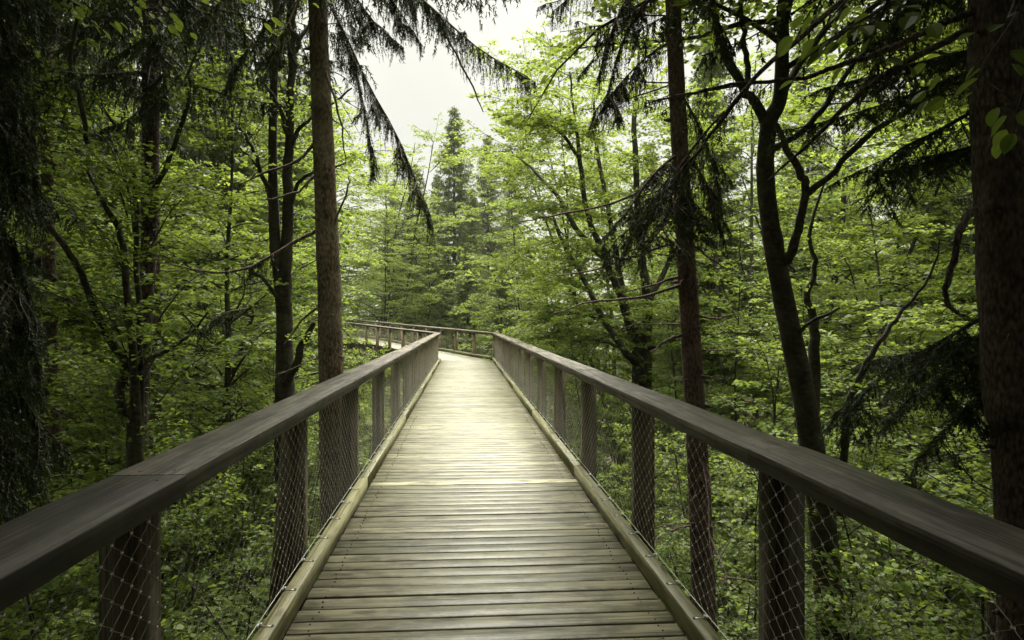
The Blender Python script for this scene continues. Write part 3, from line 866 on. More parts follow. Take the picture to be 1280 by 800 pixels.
# ------------------------------------------------------------------ trees singled out in the photograph
class Bespoke:
    """one tree shaped limb by limb; everything is stored relative to its foot"""
    def __init__(s, name, label, cat, px, d, seed, group=None, z=None):
        x, y = at(px, d); s.base = np.array([x, y, float(gz(x, y)) if z is None else z])
        s.root = thing(name, label, cat, tuple(s.base), 0.0, group)
        s.wood = MB(); s.lv = Leaves(); s.nd = Needles(); s.rng = np.random.default_rng(seed)
    def limb(s, spec, n=None, sides=8, rough=.03, extra=0):
        """spec: (px, py, d, radius in px)"""
        pts = np.array([P(a, b, c) for a, b, c, _ in spec]); rad = np.array([w*c/F for _, _, c, w in spec])
        n = n or len(spec)*4
        q = polyline(pts, n); r = np.interp(np.linspace(0, 1, n), np.linspace(0, 1, len(rad)), rad)
        if extra: q[1:-1] += s.rng.normal(0, extra, (n-2, 3))
        s.wood.tube(q, r, sides, rough=rough, rng=s.rng)
        return q
    def bough(s, spec, r0=.018, **kw):
        q = polyline(np.array([P(*a) for a in spec]), 12)
        needle_bough(s.wood, s.nd, q, s.rng, r0, **kw)
        Lq = float(np.linalg.norm(np.diff(q, axis=0), axis=1).sum())
        for k in range(int(3 + 3*Lq)):          # side shoots, each with its own hanging twigs
            j = s.rng.integers(2, 11); tg = unit(q[j] - q[j-1]); sd = unit(np.cross(tg, UP))*s.rng.choice([-1, 1])
            dd = unit(tg*s.rng.uniform(.3, 1) + sd*s.rng.uniform(.4, 1.1) - UP*s.rng.uniform(0, .5)); l = s.rng.uniform(.2, .65)*min(1, Lq/1.5)
            sub = [q[j]]
            for _ in range(4):
                sub.append(sub[-1] + dd*l/4); dd = unit(dd + s.rng.normal(0, .18, 3) - UP*.12)
            k2 = dict(kw); k2['twig'] = kw.get('twig', .4)*s.rng.uniform(.4, .8); k2['t0'] = .05
            needle_bough(s.wood, s.nd, sub, s.rng, max(.004, r0*.4), **k2)
        return q
    def spray(s, q, **kw): beech_spray(s.wood, s.lv, q, s.rng, **kw)
    def dead(s, trunk, n, zlo, zhi, lmax=1.6, thick=.012):
        for _ in range(n):
            z = s.rng.uniform(zlo, zhi); i = int(np.argmin(np.abs(trunk[:, 2] - z)))
            az = s.rng.uniform(0, 6.28); L_ = lmax*s.rng.uniform(.15, 1)**1.3
            d = np.array([math.cos(az), math.sin(az), s.rng.uniform(-.3, .15)]); q = [trunk[i]]
            for _ in range(6):
                d = unit(d + s.rng.normal(0, .15, 3) + [0, 0, -.02]); q.append(q[-1] + d*L_/6)
            s.wood.tube(q, np.linspace(thick, .003, 7), 4)
            if L_ > .7:
                for k in (3, 4, 5):
                    dd = unit(d + s.rng.normal(0, .6, 3)); s.wood.tube([q[k], q[k]+dd*.15, q[k]+dd*.3 - UP*.03], [.005, .004, .002], 3)
    def knots(s, trunk, rad, n, zlo, zhi):
        for _ in range(n):
            z = s.rng.uniform(zlo, zhi); i = int(np.argmin(np.abs(trunk[:, 2] - z))); az = s.rng.uniform(0, 6.28)
            d = np.array([math.cos(az), math.sin(az), -.1]); p = trunk[i] + d*rad*.8
            s.wood.tube([p, p + d*.05, p + d*.10], [.03, .022, .010], 6)
    def high_crown(s, trunk, zlo, Lmax, n, **kw):
        ztop = trunk[:, 2].max()
        for _ in range(n):
            z = s.rng.uniform(zlo, ztop - .3); i = int(np.argmin(np.abs(trunk[:, 2] - z))); f = (z - zlo)/(ztop - zlo)
            az = s.rng.uniform(0, 6.28); L_ = Lmax*((1-f)**.7*.9 + .1)*s.rng.uniform(.7, 1.15)
            dn = R(s.rng.uniform(8, 28)); d = np.array([math.cos(az)*math.cos(dn), math.sin(az)*math.cos(dn), -math.sin(dn)]); q = [trunk[i]]
            for k in range(5):
                q.append(q[-1] + d*L_/5); d = unit(d + np.array([0, 0, .05*(k-1)]) + s.rng.normal(0, .05, 3))
            needle_bough(s.wood, s.nd, q, s.rng, .02, **kw)
    def done(s, bark, leaf=None, needle=None):
        for a in s.wood.V: a -= s.base
        s.wood.build('trunk', bark, s.root, smooth=True)
        if s.lv.V:
            for a in s.lv.V: a -= s.base
            link('crown', s.lv.mesh('crown', leaf or M['beech_leaf']), s.root)
        if s.nd.V:
            for a in s.nd.V: a -= s.base
            link('crown', s.nd.mesh('crown', needle or M['spruce_needle']), s.root)
        return s.root

HANG = dict(twig=.40, spacing=.032, pend=.9, nlen=.030, nwid=.0065, npm=170)
FAN = dict(twig=.40, spacing=.032, pend=.55, nlen=.030, nwid=.0065, npm=170)
CROWN = dict(twig=.65, spacing=.09, pend=.8, nlen=.07, nwid=.018, npm=50)

# the straight brown spruce beyond the left rail
t = Bespoke('spruce_tree', 'tall straight spruce with bare brown trunk close beyond the left railing', 'tree', 414, 9, 101)
tr = t.limb([(424, 1330, 9, 19), (414, 480, 9, 15.2), (409, 300, 9, 14), (402, 130, 9, 12.4), (397, 0, 9, 11.4), (388, -400, 9, 9), (378, -1200, 9, 2)], n=40, sides=16, rough=.022)
t.knots(tr, .14, 26, -2, 6); t.dead(tr, 16, -1.0, 5.5, 1.3, .010)
t.bough([(397, -90, 8.9), (470, -50, 8.6), (540, 10, 8.4), (600, 62, 8.3), (660, 96, 8.2)], .022, twig=.48, spacing=.028, pend=.9, nlen=.030, nwid=.0065, npm=170)
t.bough([(397, -130, 9), (450, -60, 8.8), (490, 0, 8.7), (530, 60, 8.6)], .018, **HANG)
t.bough([(400, -60, 9), (440, -10, 8.5), (470, 30, 8.2), (505, 60, 8.0)], .018, **HANG)
t.bough([(402, -10, 9), (430, 40, 8.8), (460, 105, 8.7), (494, 165, 8.6), (518, 222, 8.55), (541, 288, 8.5)], .016, **HANG)
t.bough([(400, -30, 9), (425, 30, 9.4), (445, 90, 9.5), (460, 160, 9.5), (468, 210, 9.5)], .012, **HANG)
t.bough([(397, -60, 9), (365, -10, 8.7), (325, 40, 8.5), (285, 95, 8.4)], .02, **HANG)
t.bough([(397, -110, 9), (350, -70, 8.9), (300, -20, 8.9), (245, 30, 8.9)], .02, **HANG)
t.bough([(397, -80, 9), (380, -20, 8.3), (360, 30, 8.0), (335, 70, 7.8)], .02, **HANG)
for spec in ([(404, 150, 9, 2.5), (380, 195, 8.9, 2), (335, 215, 8.8, 1.6), (300, 230, 8.8, .8)],
             [(408, 280, 9, 2.6), (352, 312, 8.9, 2.2), (290, 340, 8.8, 1.6), (200, 328, 8.7, .8)],
             [(409, 380, 9, 2), (385, 392, 8.9, 1.6), (355, 430, 8.8, .9)],
             [(410, 300, 9, 1.6), (433, 240, 8.8, 1.2), (436, 220, 8.8, .6)],
             [(398, 70, 9, 2), (418, 120, 8.8, 1.6), (428, 170, 8.7, 1.0), (432, 205, 8.7, .5)],
             [(540, 12, 8.4, 1.6), (565, 60, 8.4, 1.4), (590, 108, 8.4, 1.1), (604, 140, 8.4, .6)],
             [(404, 210, 9, 2), (370, 240, 9, 1.5), (330, 250, 9, .8)]):
    t.limb(spec, sides=4, extra=.008)
t.bough([(352, 312, 8.9), (320, 330, 8.8), (298, 345, 8.8)], .008, **HANG)
t.bough([(310, 385, 8.9), (280, 392, 8.6), (245, 415, 8.4)], .010, **FAN)
t.high_crown(tr, 7.0, 3.3, 90, **CROWN)
t.done(M['grey_bark'])

# the reddish spruce beyond the right rail
t = Bespoke('spruce_tree', 'slender reddish spruce leaning slightly left close beyond the right railing', 'tree', 905, 8, 102)
tr = t.limb([(905, 1430, 8, 18), (880, 750, 8, 14.5), (868, 500, 8, 12.5), (858, 330, 8, 11.5), (849, 170, 8, 10.5), (841, 0, 8, 9.5), (822, -420, 8, 7.5), (795, -1200, 8, 2)], n=40, sides=16, rough=.022)
t.knots(tr, .12, 30, -2.5, 5.5); t.dead(tr, 34, -1.5, 5.0, 1.7, .011)
t.bough([(836, -70, 8), (800, -30, 7.8), (768, 30, 7.6), (748, 95, 7.5)], .02, **HANG)
t.bough([(838, -10, 8), (805, 5, 7.8), (775, 60, 7.7), (757, 130, 7.6)], .018, **HANG)
t.bough([(842, 50, 8), (810, 70, 7.8), (775, 105, 7.7), (750, 140, 7.6)], .016, **HANG)
t.bough([(836, -40, 8), (790, -50, 8.2), (735, -20, 8.4), (690, 15, 8.5)], .02, **HANG)
t.bough([(840, 20, 8), (800, 20, 8.1), (750, 32, 8.2), (700, 40, 8.3)], .012, t0=.05, **{**HANG, 'spacing': .09})
t.bough([(850, 190, 8), (815, 220, 7.7), (785, 262, 7.5), (752, 300, 7.4)], .02, **FAN)
t.bough([(852, 215, 8), (822, 250, 7.6), (795, 285, 7.4), (775, 325, 7.2)], .02, **HANG)
t.bough([(852, 235, 8), (835, 275, 7.5), (815, 300, 7.2), (800, 335, 7.1)], .02, **FAN)
t.bough([(850, 180, 8), (875, 215, 7.8), (893, 255, 7.7), (905, 300, 7.6)], .018, **HANG)
t.bough([(846, 110, 8), (870, 150, 8.2), (890, 200, 8.3), (900, 240, 8.3)], .018, **HANG)
t.bough([(838, -30, 8), (870, -10, 8), (900, 30, 8), (920, 70, 8)], .018, **HANG)
t.bough([(852, 230, 8), (868, 270, 7.6), (880, 300, 7.4)], .016, **FAN)
for spec in ([(822, 226, 7.7, 1.8), (770, 252, 7.8, 1.5), (700, 268, 8, 1.2), (650, 276, 8.1, .5)],
             [(853, 300, 8, 2), (800, 318, 8, 1.6), (740, 338, 8.1, 1.1), (690, 345, 8.2, .5)],
             [(858, 355, 8, 2.2), (800, 372, 7.9, 1.7), (740, 378, 7.9, 1.2), (690, 392, 8, .5)],
             [(858, 340, 8, 2), (828, 352, 8, 1.5), (780, 365, 8.1, .7)],
             [(861, 415, 8, 2.2), (835, 425, 7.9, 1.8), (812, 440, 7.8, .8)],
             [(860, 300, 8, 1.8), (885, 320, 8, 1.4), (910, 338, 8.1, .6)],
             [(862, 390, 8, 1.8), (890, 398, 8, 1.4), (925, 392, 8.1, .6)]):
    t.limb(spec, sides=4, extra=.008)
t.high_crown(tr, 7.0, 3.3, 90, **CROWN)
t.done(M['spruce_bark'])

# the forked beech on the right
t = Bespoke('beech_tree', 'dark forked beech with crooked limbs spreading wide behind the right railing', 'tree', 1030, 8.5, 103)
d = 8.5
tr = t.limb([(1058, 1370, d, 22), (1040, 800, d, 18), (1012, 540, d, 14.5), (985, 400, d, 13), (968, 315, d, 12), (958, 240, d, 11), (957, 195, d, 10.5), (962, 152, d, 10), (975, 122, d, 9), (978, 60, d, 8), (979, 0, d, 7), (985, -250, d, 5.5), (1000, -600, d, 3)], sides=12, n=50)
limbs = [
    [(972, 320, d, 7.5), (985, 325, d-.1, 6.5), (997, 285, d-.3, 5.5), (1007, 240, d-.4, 5), (1004, 220, d-.4, 5), (985, 190, d-.4, 4.2), (970, 155, d-.4, 3.5)],
    [(1007, 243, d-.4, 4.5), (1040, 215, d-.6, 4), (1085, 170, d-.9, 3.6), (1130, 140, d-1.1, 3.2), (1180, 112, d-1.3, 2.6), (1225, 95, d-1.4, 2)],
    [(957, 205, d, 5.5), (965, 188, d+.1, 4.6), (1005, 162, d+.2, 4.2), (1035, 128, d+.3, 3.6), (1058, 92, d+.4, 3), (1090, 60, d+.5, 2.4), (1140, 20, d+.6, 2)],
    [(960, 158, d, 7), (945, 130, d, 6.2), (930, 110, d-.1, 5.8), (905, 60, d-.2, 5), (893, 20, d-.2, 4.5), (880, -80, d-.2, 4), (850, -250, d, 3)],
    [(932, 112, d, 4), (934, 75, d+.1, 3.6), (927, 30, d+.2, 3.2), (922, -60, d+.2, 2.5)],
    [(975, 122, d, 5), (1000, 80, d+.4, 4.5), (1030, 40, d+.7, 4), (1062, 0, d+1, 3.4), (1120, -90, d+1.4, 2.5)],
    [(1016, 540, d+.3, 8), (1018, 440, d+.5, 7), (1016, 400, d+.6, 5.5), (1008, 370, d+.7, 4.2), (1020, 335, d+.8, 3.2), (1012, 290, d+.9, 2.4), (1030, 230, d+1, 1.2)],
    [(985, 430, d, 3), (1010, 405, d-.2, 2.5), (1050, 385, d-.4, 1.6)],
    [(1050, 640, d-.1, 5.5), (1060, 520, d-.6, 4.5), (1072, 480, d-.7, 4), (1090, 440, d-.7, 3.5), (1120, 400, d-.6, 2.6), (1160, 350, d-.5, 1.8), (1175, 300, d-.4, .9)],
]
for i, l in enumerate(limbs):
    q = t.limb(l, sides=7, extra=.01)
    if i in (0, 7): continue
    t.spray(q, t0=.35, spacing=.22, side_len=.75, leaf=.095, dens=70, tint0=.42)
for _ in range(26):          # crown overhead
    z = t.rng.uniform(4.5, 9); i = int(np.argmin(np.abs(tr[:, 2]-z))); az = t.rng.uniform(0, 6.28); el = R(t.rng.uniform(5, 40)); L_ = t.rng.uniform(2, 4.2)
    dd = np.array([math.cos(az)*math.cos(el), math.sin(az)*math.cos(el), math.sin(el)]); q = [tr[i]]
    for _k in range(6):
        dd = unit(dd + t.rng.normal(0, .13, 3) - [0, 0, .06]); q.append(q[-1] + dd*L_/6)
    t.wood.tube(q, np.linspace(.04, .006, 7), 5); t.spray(np.array(q), spacing=.26, side_len=1.0, leaf=.11, dens=60, tint0=.42)
t.done(M['beech_bark'])

# the big dark spruce at the right edge
t = Bespoke('spruce_tree', 'thick dark scaly spruce trunk standing closest beyond the right railing', 'tree', 1285, 5, 104)
tr = t.limb([(1295, 2050, 5, 44), (1284, 700, 5, 33), (1268, 500, 5, 33), (1259, 300, 5, 34), (1252, 100, 5, 35), (1250, 0, 5, 34), (1240, -600, 5, 26), (1225, -1700, 5, 12), (1215, -2400, 5, 3)], n=44, sides=22, rough=.02)
t.knots(tr, .2, 20, -1.5, 4); t.dead(tr, 10, 0.0, 3.5, .8, .011)
t.limb([(1236, 255, 4.9, 5.5), (1212, 268, 4.7, 5), (1200, 290, 4.6, 4.5), (1190, 330, 4.6, 4.2), (1182, 370, 4.6, 3.8), (1192, 388, 4.6, 2.6), (1206, 394, 4.6, 1.2)], sides=8, extra=.004)
l1 = [(1225, 10, 5, 5), (1160, 38, 5, 4.2), (1100, 66, 5, 3.6), (1040, 84, 5.05, 3), (1010, 97, 5.1, 2.8), (910, 106, 5.2, 2.2), (850, 120, 5.3, 1.6), (810, 128, 5.4, .8)]
q = t.limb(l1, sides=7, extra=.005)
t.bough([(1000, 97, 5.1), (930, 106, 5.2), (860, 118, 5.3), (805, 130, 5.4)], .010, **{**HANG, 'spacing': .07, 'twig': .25})
l2 = [(1225, -70, 5, 5), (1130, -45, 5, 4.4), (1062, -5, 5, 3.8), (1000, 48, 5, 3.4), (955, 84, 4.9, 3), (905, 146, 4.8, 2.4), (862, 202, 4.7, 1.6), (815, 252, 4.7, .8)]
t.limb(l2, sides=7, extra=.005)
t.bough([(955, 85, 4.9), (915, 130, 4.8), (880, 180, 4.75), (840, 225, 4.7), (805, 260, 4.7)], .012, twig=.30, spacing=.035, pend=.75, nlen=.022, nwid=.0042, npm=130)
t.bough([(905, 140, 4.8), (870, 180, 4.7), (830, 240, 4.6), (800, 300, 4.6)], .010, twig=.26, spacing=.04, pend=.6, nlen=.022, nwid=.0042, npm=130)
l3 = [(1225, 30, 5, 5), (1120, 85, 5.4, 4), (1060, 130, 5.7, 3.2), (1000, 190, 6.0, 2), (960, 225, 6.2, 1)]
t.limb(l3, sides=6, extra=.005)
for sp_, kw in (([(1232, 80, 5), (1160, 110, 5.6), (1090, 135, 6.2), (1010, 158, 6.8)], FAN), ([(1232, 130, 5), (1170, 165, 5.5), (1120, 190, 6.0), (1090, 225, 6.4)], FAN),
                ([(1232, 60, 5), (1180, 70, 6), (1110, 90, 7), (1030, 110, 8)], FAN), ([(1232, 180, 5), (1190, 190, 5.6), (1150, 205, 6.2), (1100, 215, 6.8)], FAN),
                ([(1240, 390, 5), (1170, 430, 5.4), (1110, 465, 5.8), (1040, 520, 6.2)], FAN), ([(1240, 430, 5), (1190, 465, 5.5), (1150, 490, 6), (1100, 540, 6.4)], FAN),
                ([(1240, 410, 5), (1200, 430, 6), (1150, 440, 7), (1075, 455, 8)], FAN), ([(1245, 470, 5), (1215, 505, 5.3), (1180, 540, 5.6), (1150, 575, 5.8)], FAN),
                ([(1240, -60, 5), (1170, -30, 5.3), (1100, 10, 5.6), (1060, 40, 5.8)], HANG), ([(1240, -100, 5), (1190, -40, 5.8), (1150, 0, 6.5), (1100, 50, 7)], HANG)):
    t.bough(sp_, .018, **{**kw, 'twig': .45})
t.high_crown(tr, 4.6, 3.0, 55, **CROWN)
t.done(M['dark_bark'])

# left: dark spruce trunk with stems of a beech in front of it
t = Bespoke('spruce_tree', 'thin black spruce trunk with a drooping dark bough, left of the double stemmed beech', 'tree', 176, 10, 105)
tr = t.limb([(168, 1230, 10, 16), (172, 600, 10, 12), (180, 400, 10, 10.5), (187, 300, 10, 9.5), (190, 180, 10, 8.5), (193, 50, 10, 7.5), (197, -300, 10, 6), (205, -1000, 10, 1.5)], n=36, sides=12)
t.knots(tr, .1, 14, -2, 6); t.dead(tr, 20, -1, 5, 1.5, .010)
for sp_ in ([(193, 40, 10), (170, 55, 9.8), (145, 70, 9.7), (120, 92, 9.6)], [(193, 20, 10), (200, 60, 9.5), (206, 110, 9.4), (210, 150, 9.3)], [(192, 70, 10), (185, 100, 9.5), (188, 140, 9.3)],
            [(194, 10, 10), (150, 20, 9.7), (100, 40, 9.5), (60, 80, 9.4)], [(194, -20, 10), (230, 0, 9.7), (265, 30, 9.6), (290, 70, 9.5)], [(191, 120, 10), (160, 150, 9.6), (130, 160, 9.5)]):
    t.bough(sp_, .018, **HANG)
t.high_crown(tr, 5.0, 2.6, 55, **CROWN)
t.done(M['dark_bark'])

t = Bespoke('beech_tree', 'crooked many stemmed beech rising around the thin black spruce trunk on the left', 'tree', 158, 9.3, 106)
d = 9.3
for l in ([(168, 1280, d, 9), (166, 570, d, 7), (155, 520, d, 7), (150, 490, d, 6), (156, 455, d, 5.5), (140, 430, d-.1, 5), (120, 390, d-.2, 4.5), (100, 340, d-.3, 4.2), (82, 310, d-.4, 3.8), (58, 278, d-.4, 3), (40, 250, d-.4, 2)],
          [(170, 800, d, 7), (172, 560, d, 6), (166, 440, d, 5), (160, 385, d, 4.5), (155, 320, d+.1, 4), (146, 282, d+.2, 3.6), (125, 245, d+.2, 3), (110, 215, d+.3, 2)],
          [(172, 640, d, 5), (176, 480, d+.1, 4), (171, 330, d+.2, 3.4), (170, 262, d+.2, 3), (166, 200, d+.2, 2)],
          [(176, 470, d, 5), (192, 445, d+.2, 4), (205, 440, d+.3, 3), (235, 420, d+.5, 2), (260, 390, d+.6, 1)],
          [(186, 250, d+.4, 3.5), (205, 215, d+.4, 3.2), (222, 170, d+.4, 3), (236, 125, d+.4, 2.6), (232, 100, d+.4, 2), (250, 60, d+.4, 1)],
          [(110, 180, d-.6, 3.2), (100, 120, d-.7, 3), (88, 75, d-.7, 2.6), (96, 20, d-.7, 2.2), (94, -60, d-.7, 2)]):
    q = t.limb(l, sides=7, extra=.008)
    t.spray(q, t0=.35, spacing=.2, side_len=.9, leaf=.09, dens=80, tint0=.30)
q = None
for _ in range(36):
    px = t.rng.uniform(20, 290); py = t.rng.uniform(60, 470); dd_ = d + t.rng.uniform(-.8, 1.6)
    c = P(170 + (px-170)*.25, py + 70, d); e = P(px, py, dd_)
    q = polyline([c, (c+e)/2 + [0, 0, .15], e], 7); t.wood.tube(q, np.linspace(.012, .004, 7), 4)
    t.spray(q, t0=.3, spacing=.2, side_len=.8, leaf=.09, dens=80, tint0=.30)
t.done(M['beech_bark'])

# left: beech with two dark stems
t = Bespoke('beech_tree', 'beech with two upright black stems just left of the bare brown spruce trunk', 'tree', 356, 10.5, 107)
d = 10.5
tr = t.limb([(362, 1180, d, 18), (358, 600, d, 15), (356, 460, d, 11), (355, 400, d, 9.5), (350, 350, d, 8), (344, 300, d, 7), (341, 200, d, 5.5), (343, 80, d, 4.5), (348, -80, d, 4)], sides=10)
for l in ([(358, 420, d, 8), (358, 350, d, 7.5), (360, 270, d, 7), (361, 200, d, 6), (363, 120, d, 5), (365, 40, d, 4.5), (362, -100, d, 4)],
          [(356, 480, d-.2, 5), (370, 455, d-.3, 5), (378, 430, d-.4, 4.5), (392, 405, d-.5, 3)],
          [(343, 240, d, 3.5), (330, 225, d-.2, 3), (318, 190, d-.3, 2.4), (300, 160, d-.4, 1.5)],
          [(345, 300, d, 3), (335, 240, d+.2, 2.6), (320, 205, d+.3, 2), (300, 185, d+.4, 1.2)],
          [(361, 180, d, 3), (352, 140, d-.2, 2.6), (334, 110, d-.3, 2), (330, 105, d-.3, 1)],
          [(360, 270, d, 3), (372, 230, d-.1, 2.4), (395, 215, d-.2, 2), (430, 205, d-.3, 1)],
          [(361, 190, d, 3), (375, 160, d, 2.5), (395, 145, d, 2), (440, 110, d, 1)],
          [(352, 380, d, 3), (330, 350, d-.4, 2.4), (300, 330, d-.6, 1.4)],
          [(364, 80, d, 3), (380, 40, d+.2, 2.5), (400, 20, d+.3, 2)]):
    q = t.limb(l, sides=7, extra=.008)
    t.spray(q, t0=.45, spacing=.26, side_len=.7, leaf=.09, dens=65, tint0=.42)
t.done(M['beech_bark'])

# left edge: spruce hung with dark curtains
t = Bespoke('spruce_tree', 'nearly black spruce hung with drooping curtains of needles at the left edge', 'tree', -95, 5.6, 108)
tr = t.limb([(-100, 1900, 5.6, 34), (-95, 600, 5.6, 28), (-92, 100, 5.6, 25), (-92, -500, 5.6, 20), (-90, -1900, 5.6, 3)], n=36, sides=14)
for py in (-160, -90, -20, 50, 115, 180, 250, 315, 380, 440, 505):
    for k in range(3):
        e = t.rng.uniform(-25, 55); dd_ = 5.6 + t.rng.uniform(-.5, 1.6)
        t.bough([(-90, py, 5.6), (-50 + k*6, py + 15, (5.6+dd_)/2), (-5 + e*.4, py + 45, dd_), (e, py + t.rng.uniform(80, 130), dd_)], .016, twig=.55, spacing=.022, pend=.92, nlen=.034, nwid=.008, npm=130)
t.high_crown(tr, 4.2, 3.0, 60, **CROWN)
t.done(M['dark_bark'])

t = Bespoke('spruce_tree', 'reddish bare spruce trunk standing in shade beyond the left rail, near the left edge', 'tree', 66, 14, 109)
tr = t.limb([(70, 980, 14, 12), (68, 600, 14, 9.5), (64, 430, 14, 8.5), (60, 250, 14, 7), (56, -50, 14, 5), (50, -700, 14, 1)], n=30, sides=10)
t.dead(tr, 16, -3, 6, 1.6, .012)
t.bough([(62, 350, 14), (40, 370, 13.5), (10, 410, 13)], .02, **{**HANG, 'twig': .7, 'nlen': .04, 'nwid': .008})
t.bough([(62, 340, 14), (85, 365, 13.5), (100, 400, 13.2)], .02, **{**HANG, 'twig': .7, 'nlen': .04, 'nwid': .008})
t.bough([(62, 320, 14), (30, 330, 13.4), (0, 360, 13)], .02, **{**HANG, 'twig': .7, 'nlen': .04, 'nwid': .008})
t.high_crown(tr, 4.5, 3.0, 55, **CROWN)
t.done(M['spruce_bark'])

# the fan shaped beech filling the right centre
t = Bespoke('beech_tree', 'bright green beech fanning its dark stems over the right railing near the bend', 'tree', 800, 20, 110)
d = 20.0
stems = [[(800, 900, d, 9), (797, 450, d, 7), (790, 420, d, 6), (775, 370, d-.3, 5), (757, 325, d-.5, 4.4), (735, 270, d-.8, 3.6), (725, 200, d-1, 3), (716, 130, d-1.1, 1.6), (712, 90, d-1.2, 1)],
         [(806, 700, d, 8), (808, 440, d, 6.5), (809, 380, d, 6), (800, 300, d+.1, 5), (795, 220, d+.2, 4), (793, 140, d+.3, 3), (800, 60, d+.4, 1.6)],
         [(797, 455, d, 6), (778, 435, d-.6, 4.4), (755, 400, d-1, 4), (738, 365, d-1.3, 3.6), (725, 340, d-1, 3), (702, 300, d-.2, 2.2), (690, 260, d+.6, 1.2)],
         [(757, 325, d-.5, 4), (720, 285, d, 3.4), (700, 250, d+.6, 2.8), (670, 215, d+1.4, 2), (640, 190, d+2.4, 1)],
         [(790, 420, d, 4), (770, 320, d+.8, 3.6), (758, 250, d+1, 3), (745, 180, d+1.2, 2.4), (742, 100, d+1.3, 1.2)],
         [(725, 200, d-1, 2.4), (700, 165, d-.9, 2), (668, 150, d-.7, 1.4), (650, 145, d-.7, .8)],
         [(809, 380, d, 4), (835, 330, d+.4, 3.2), (860, 270, d+.8, 2.4), (880, 200, d+1, 1.4)],
         [(800, 300, d+.1, 3), (830, 240, d-.4, 2.4), (850, 170, d-.7, 1.6), (850, 110, d-.8, .8)],
         [(738, 365, d-1.3, 2.6), (705, 350, d, 2), (690, 352, d+2, 1.4), (678, 366, d+4, .8)],
         [(755, 400, d-1, 2.6), (722, 392, d, 2.0), (702, 395, d+1.6, 1.2), (686, 402, d+3.2, .7)],
         [(778, 435, d-.6, 2.6), (745, 425, d-.2, 2.0), (715, 425, d+1, 1.2), (692, 420, d+2, .7)],
         [(806, 440, d, 3), (840, 425, d-.6, 2.2), (880, 430, d-1, 1.2)]]
qs = [t.limb(l, sides=7, extra=.012) for l in stems]
for q in qs: t.spray(q, t0=.3, spacing=.22, side_len=1.2, leaf=.12, dens=85, tint0=.62)
for _ in range(120):
    q0 = qs[t.rng.integers(0, len(qs))]; j = t.rng.integers(len(q0)//3, len(q0)); p0 = q0[j]
    az = t.rng.uniform(0, 6.28); el = R(t.rng.uniform(0, 30)); L_ = t.rng.uniform(.8, 2.2)
    dd = np.array([math.cos(az)*math.cos(el), math.sin(az)*math.cos(el), math.sin(el)]); q = [p0]
    for _k in range(5):
        dd = unit(dd + t.rng.normal(0, .13, 3) - [0, 0, .08]); q.append(q[-1] + dd*L_/5)
    q = np.array(q); t.wood.tube(q, np.linspace(.014, .004, 6), 4); t.spray(q, t0=.15, spacing=.24, side_len=.95, leaf=.12, dens=85, tint0=.62)
t.done(M['beech_bark'])

# big leaves hanging into the top right and top left corners from beeches standing beside the viewer
def overhang(label, foot, tips, seed, leaf, n_leaf, tint):
    x, y = foot
    o = thing('beech_tree', label, 'tree', (x, y, float(gz(x, y)))); rng_ = np.random.default_rng(seed); base = np.array(o.location)
    wood, lv = MB(), Leaves()
    top = np.array([x, y, 5.2]); wood.tube(polyline([base - [0, 0, .3], [x+.1, y, -3], [x, y+.05, 1.5], top], 14), np.linspace(.13, .05, 14), 10)
    for e in tips:
        pts = polyline([top - [0, 0, 1.0], (top*.5 + np.array(e[0])*.5) + [0, 0, .5]] + [np.array(a) for a in e], 12)
        wood.tube(pts, np.linspace(.022, .004, 12), 5)
        for k in range(n_leaf):
            f = rng_.uniform(.62, 1.0); i = f*11; j = min(int(i), 10); p = pts[j] + (pts[j+1]-pts[j])*(i-j)
            tg = unit(pts[j+1]-pts[j]); sd = unit(np.cross(tg, UP))*rng_.choice([-1, 1])
            st = p + sd*rng_.uniform(.02, .30) + UP*rng_.normal(-.03, .05) + tg*rng_.uniform(-.05, .1)
            wood.tube([p, st], [.0022, .001], 3)
            ax = unit(tg*rng_.uniform(.2, 1) + sd*rng_.uniform(.3, 1) - UP*rng_.uniform(.0, .5)); nr = unit(UP + rng_.normal(0, .35, 3))
            s_ = unit(np.cross(ax, nr)); nn = np.cross(s_, ax); L_ = leaf*rng_.uniform(.7, 1.15); Wd = L_*.62
            # a beech leaf: ovate blade in two halves folded along the midrib, twelve points
            u = np.array([0, .12, .3, .52, .74, .9, 1.0]); w = np.array([0, .30, .47, .5, .38, .18, 0])*Wd
            mid = st + ax*(u*L_)[:, None] - nn*(.10*L_*u**2)[:, None]
            lft = mid + s_*w[:, None] + nn*(w*.28)[:, None]; rgt = mid - s_*w[:, None] + nn*(w*.28)[:, None]
            tt = np.clip(tint + rng_.normal(0, .14), 0, 1)
            for a in range(6):
                lv.V.append(np.stack([mid[a], mid[a+1], lft[a+1], lft[a]])); lv.T.append(np.array([tt]))
                lv.V.append(np.stack([mid[a], rgt[a], rgt[a+1], mid[a+1]])); lv.T.append(np.array([tt]))
    for k in range(130):                      # crown added above the view to shade the near deck and rails
        e = np.array([rng_.uniform(-4.8, 4.8), rng_.uniform(-6, 4.8), rng_.uniform(3.5, 5.8)])
        e[2] = max(e[2], EYE + 0.72*max(e[1], 0) + 1.85)
        q = polyline([top - [0, 0, rng_.uniform(0, 1)], top*.5 + e*.5 + [0, 0, .7], e], 9)
        wood.tube(q, np.linspace(.03, .005, 9), 5)
        beech_spray(wood, lv, q, rng_, t0=.3, spacing=.25, side_len=.95, leaf=.10, dens=75, tint0=tint)
    for a in wood.V: a -= base
    wood.build('trunk', M['beech_bark'], o, smooth=True)
    for a in lv.V: a -= base
    me = lv.mesh('crown', M['beech_leaf']); link('crown', me, o)
    return o
